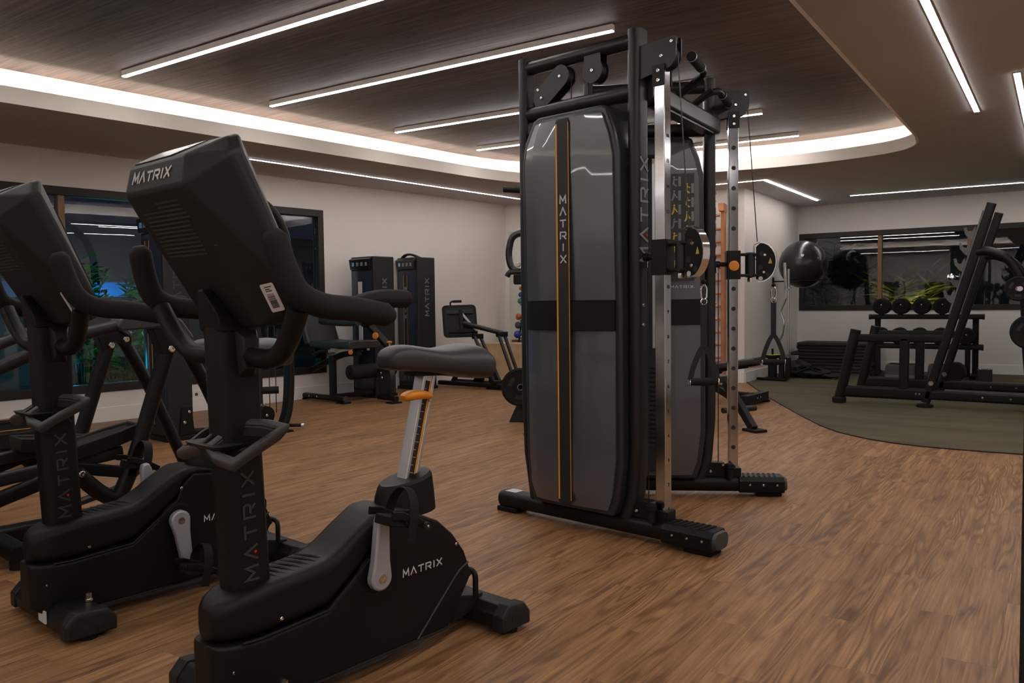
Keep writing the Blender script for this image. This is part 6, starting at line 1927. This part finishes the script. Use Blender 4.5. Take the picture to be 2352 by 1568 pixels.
# ------------------------------------------------------------------ benches behind the far trainer tower
b1 = empty('weight_bench', (-2.52, 8.04, 0), R(176), 'black adjustable weight bench standing beside the carpet edge', 'bench', 'benches behind the trainer')
# local x runs along the bench away from the rear foot (into the hidden part)
MB().bar((0, -0.28, 0.065), (0, 0.28, 0.065), 0.085, 0.09, rad=0.008).build('rear_foot', 'steel_black', b1)
bolts([(-0.044, 0.03, 0.07), (-0.044, -0.05, 0.07)], -X, 0.010, b1)
for y in (-0.27, 0.27):
    MB().b2((-0.05, y - 0.03, 0), (0.05, y + 0.03, 0.022)).build('rubber_foot', 'rubber_black', b1)
MB().sweep(fillet([(0.02, 0, 0.08), (0.22, 0, 0.085), (0.42, 0, 0.16), (0.70, 0, 0.24), (1.15, 0, 0.20)], 0.2), rrect(0.07, 0.07, 0.01), up=Z).build('main_rail', 'steel_black', b1)
MB().bar((1.15, 0, 0.22), (1.28, 0, 0.03), 0.07, 0.06, up=Y, rad=0.01).build('front_leg', 'steel_black', b1)
MB().bar((1.28, -0.20, 0.03), (1.28, 0.20, 0.03), 0.07, 0.05, rad=0.01).build('front_foot', 'steel_black', b1)
MB().sweep([(-0.06, 0, 0.445), (0.36, 0, 0.375)], rrect(0.30, 0.065, 0.02), up=Z).build('seat_pad', 'vinyl_black', b1, bevel=0.008)
MB().bar((-0.04, 0, 0.395), (0.36, 0, 0.325), 0.10, 0.03, rad=0.006).build('seat_plate', 'steel_black', b1)
MB().sweep([(0.40, 0, 0.375), (1.25, 0, 0.385)], rrect(0.29, 0.065, 0.02), up=Z).build('back_pad', 'vinyl_black', b1, bevel=0.008)
MB().bar((0.36, 0, 0.33), (0.48, 0, 0.19), 0.06, 0.05, up=Y, rad=0.008).build('seat_post', 'steel_black', b1)
MB().bar((0.45, 0, 0.33), (1.10, 0, 0.335), 0.05, 0.04, rad=0.008).build('back_rail', 'steel_black', b1)
MB().tube([(-0.12, 0.10, 0.40), (0.02, 0.10, 0.38)], 0.010, 8).build('pull_pin', 'chrome_brushed', b1)
b2_ = empty('sit_up_bench', (-1.99, 6.38, 0), R(148), 'sit up bench leg with end plate and roller close behind the trainer', 'bench', 'benches behind the trainer')
MB().bar((0.02, 0, 0.02), (0.36, 0, 0.36), 0.065, 0.055, up=Y, rad=0.008).build('slanted_leg', 'steel_black', b2_)
MB().b2((-0.07, -0.06, 0), (0.09, 0.06, 0.022)).build('end_plate', 'rubber_black', b2_, bevel=0.004)
MB().tube([(0.20, -0.17, 0.155), (0.20, 0.16, 0.155)], 0.024, 14).build('foot_roller', 'steel_satin', b2_)
MB().sweep(fillet([(0.20, 0.0, 0.21), (0.42, 0, 0.30), (0.75, 0, 0.33), (1.15, 0, 0.30)], 0.12), rrect(0.06, 0.06, 0.01), up=Z).build('main_rail', 'steel_black', b2_)
MB().sweep([(0.46, 0, 0.375), (1.25, 0, 0.40)], rrect(0.28, 0.06, 0.02), up=Z).build('pad', 'vinyl_black', b2_, bevel=0.008)
MB().bar((1.12, 0, 0.30), (1.20, 0, 0.02), 0.06, 0.05, up=Y, rad=0.008).build('far_leg', 'steel_black', b2_)
MB().b2((1.13, -0.18, 0), (1.26, 0.18, 0.03)).build('far_foot', 'steel_black', b2_, bevel=0.004)

# ------------------------------------------------------------------ wooden wall bars on the back wall
wb = empty('wall_bars', CORNER + BW_D * ((JOG - CORNER).length - 0.24) + BW_N * 0.02, math.atan2(BW_D.y, BW_D.x), 'orange brown wooden wall bars on the back wall', 'wall bars')
for x in (-0.90, 0.0):
    MB().b2((x - 0.022, -0.12, 0.03), (x + 0.022, 0.0, 2.20)).build('side_post', 'wall_bar_wood', wb, bevel=0.004)
    MB().b2((x - 0.03, -0.22, 2.13), (x + 0.03, 0.0, 2.23)).build('top_bracket', 'wall_bar_wood', wb, bevel=0.006)
for i in range(13):
    z = 0.16 + i * 0.160
    MB().sweep([(-0.88, -0.085 if i < 12 else -0.18, z), (-0.02, -0.085 if i < 12 else -0.18, z)], rrect(0.036, 0.030, 0.013), up=Z).build('rung', 'wall_bar_wood', wb)
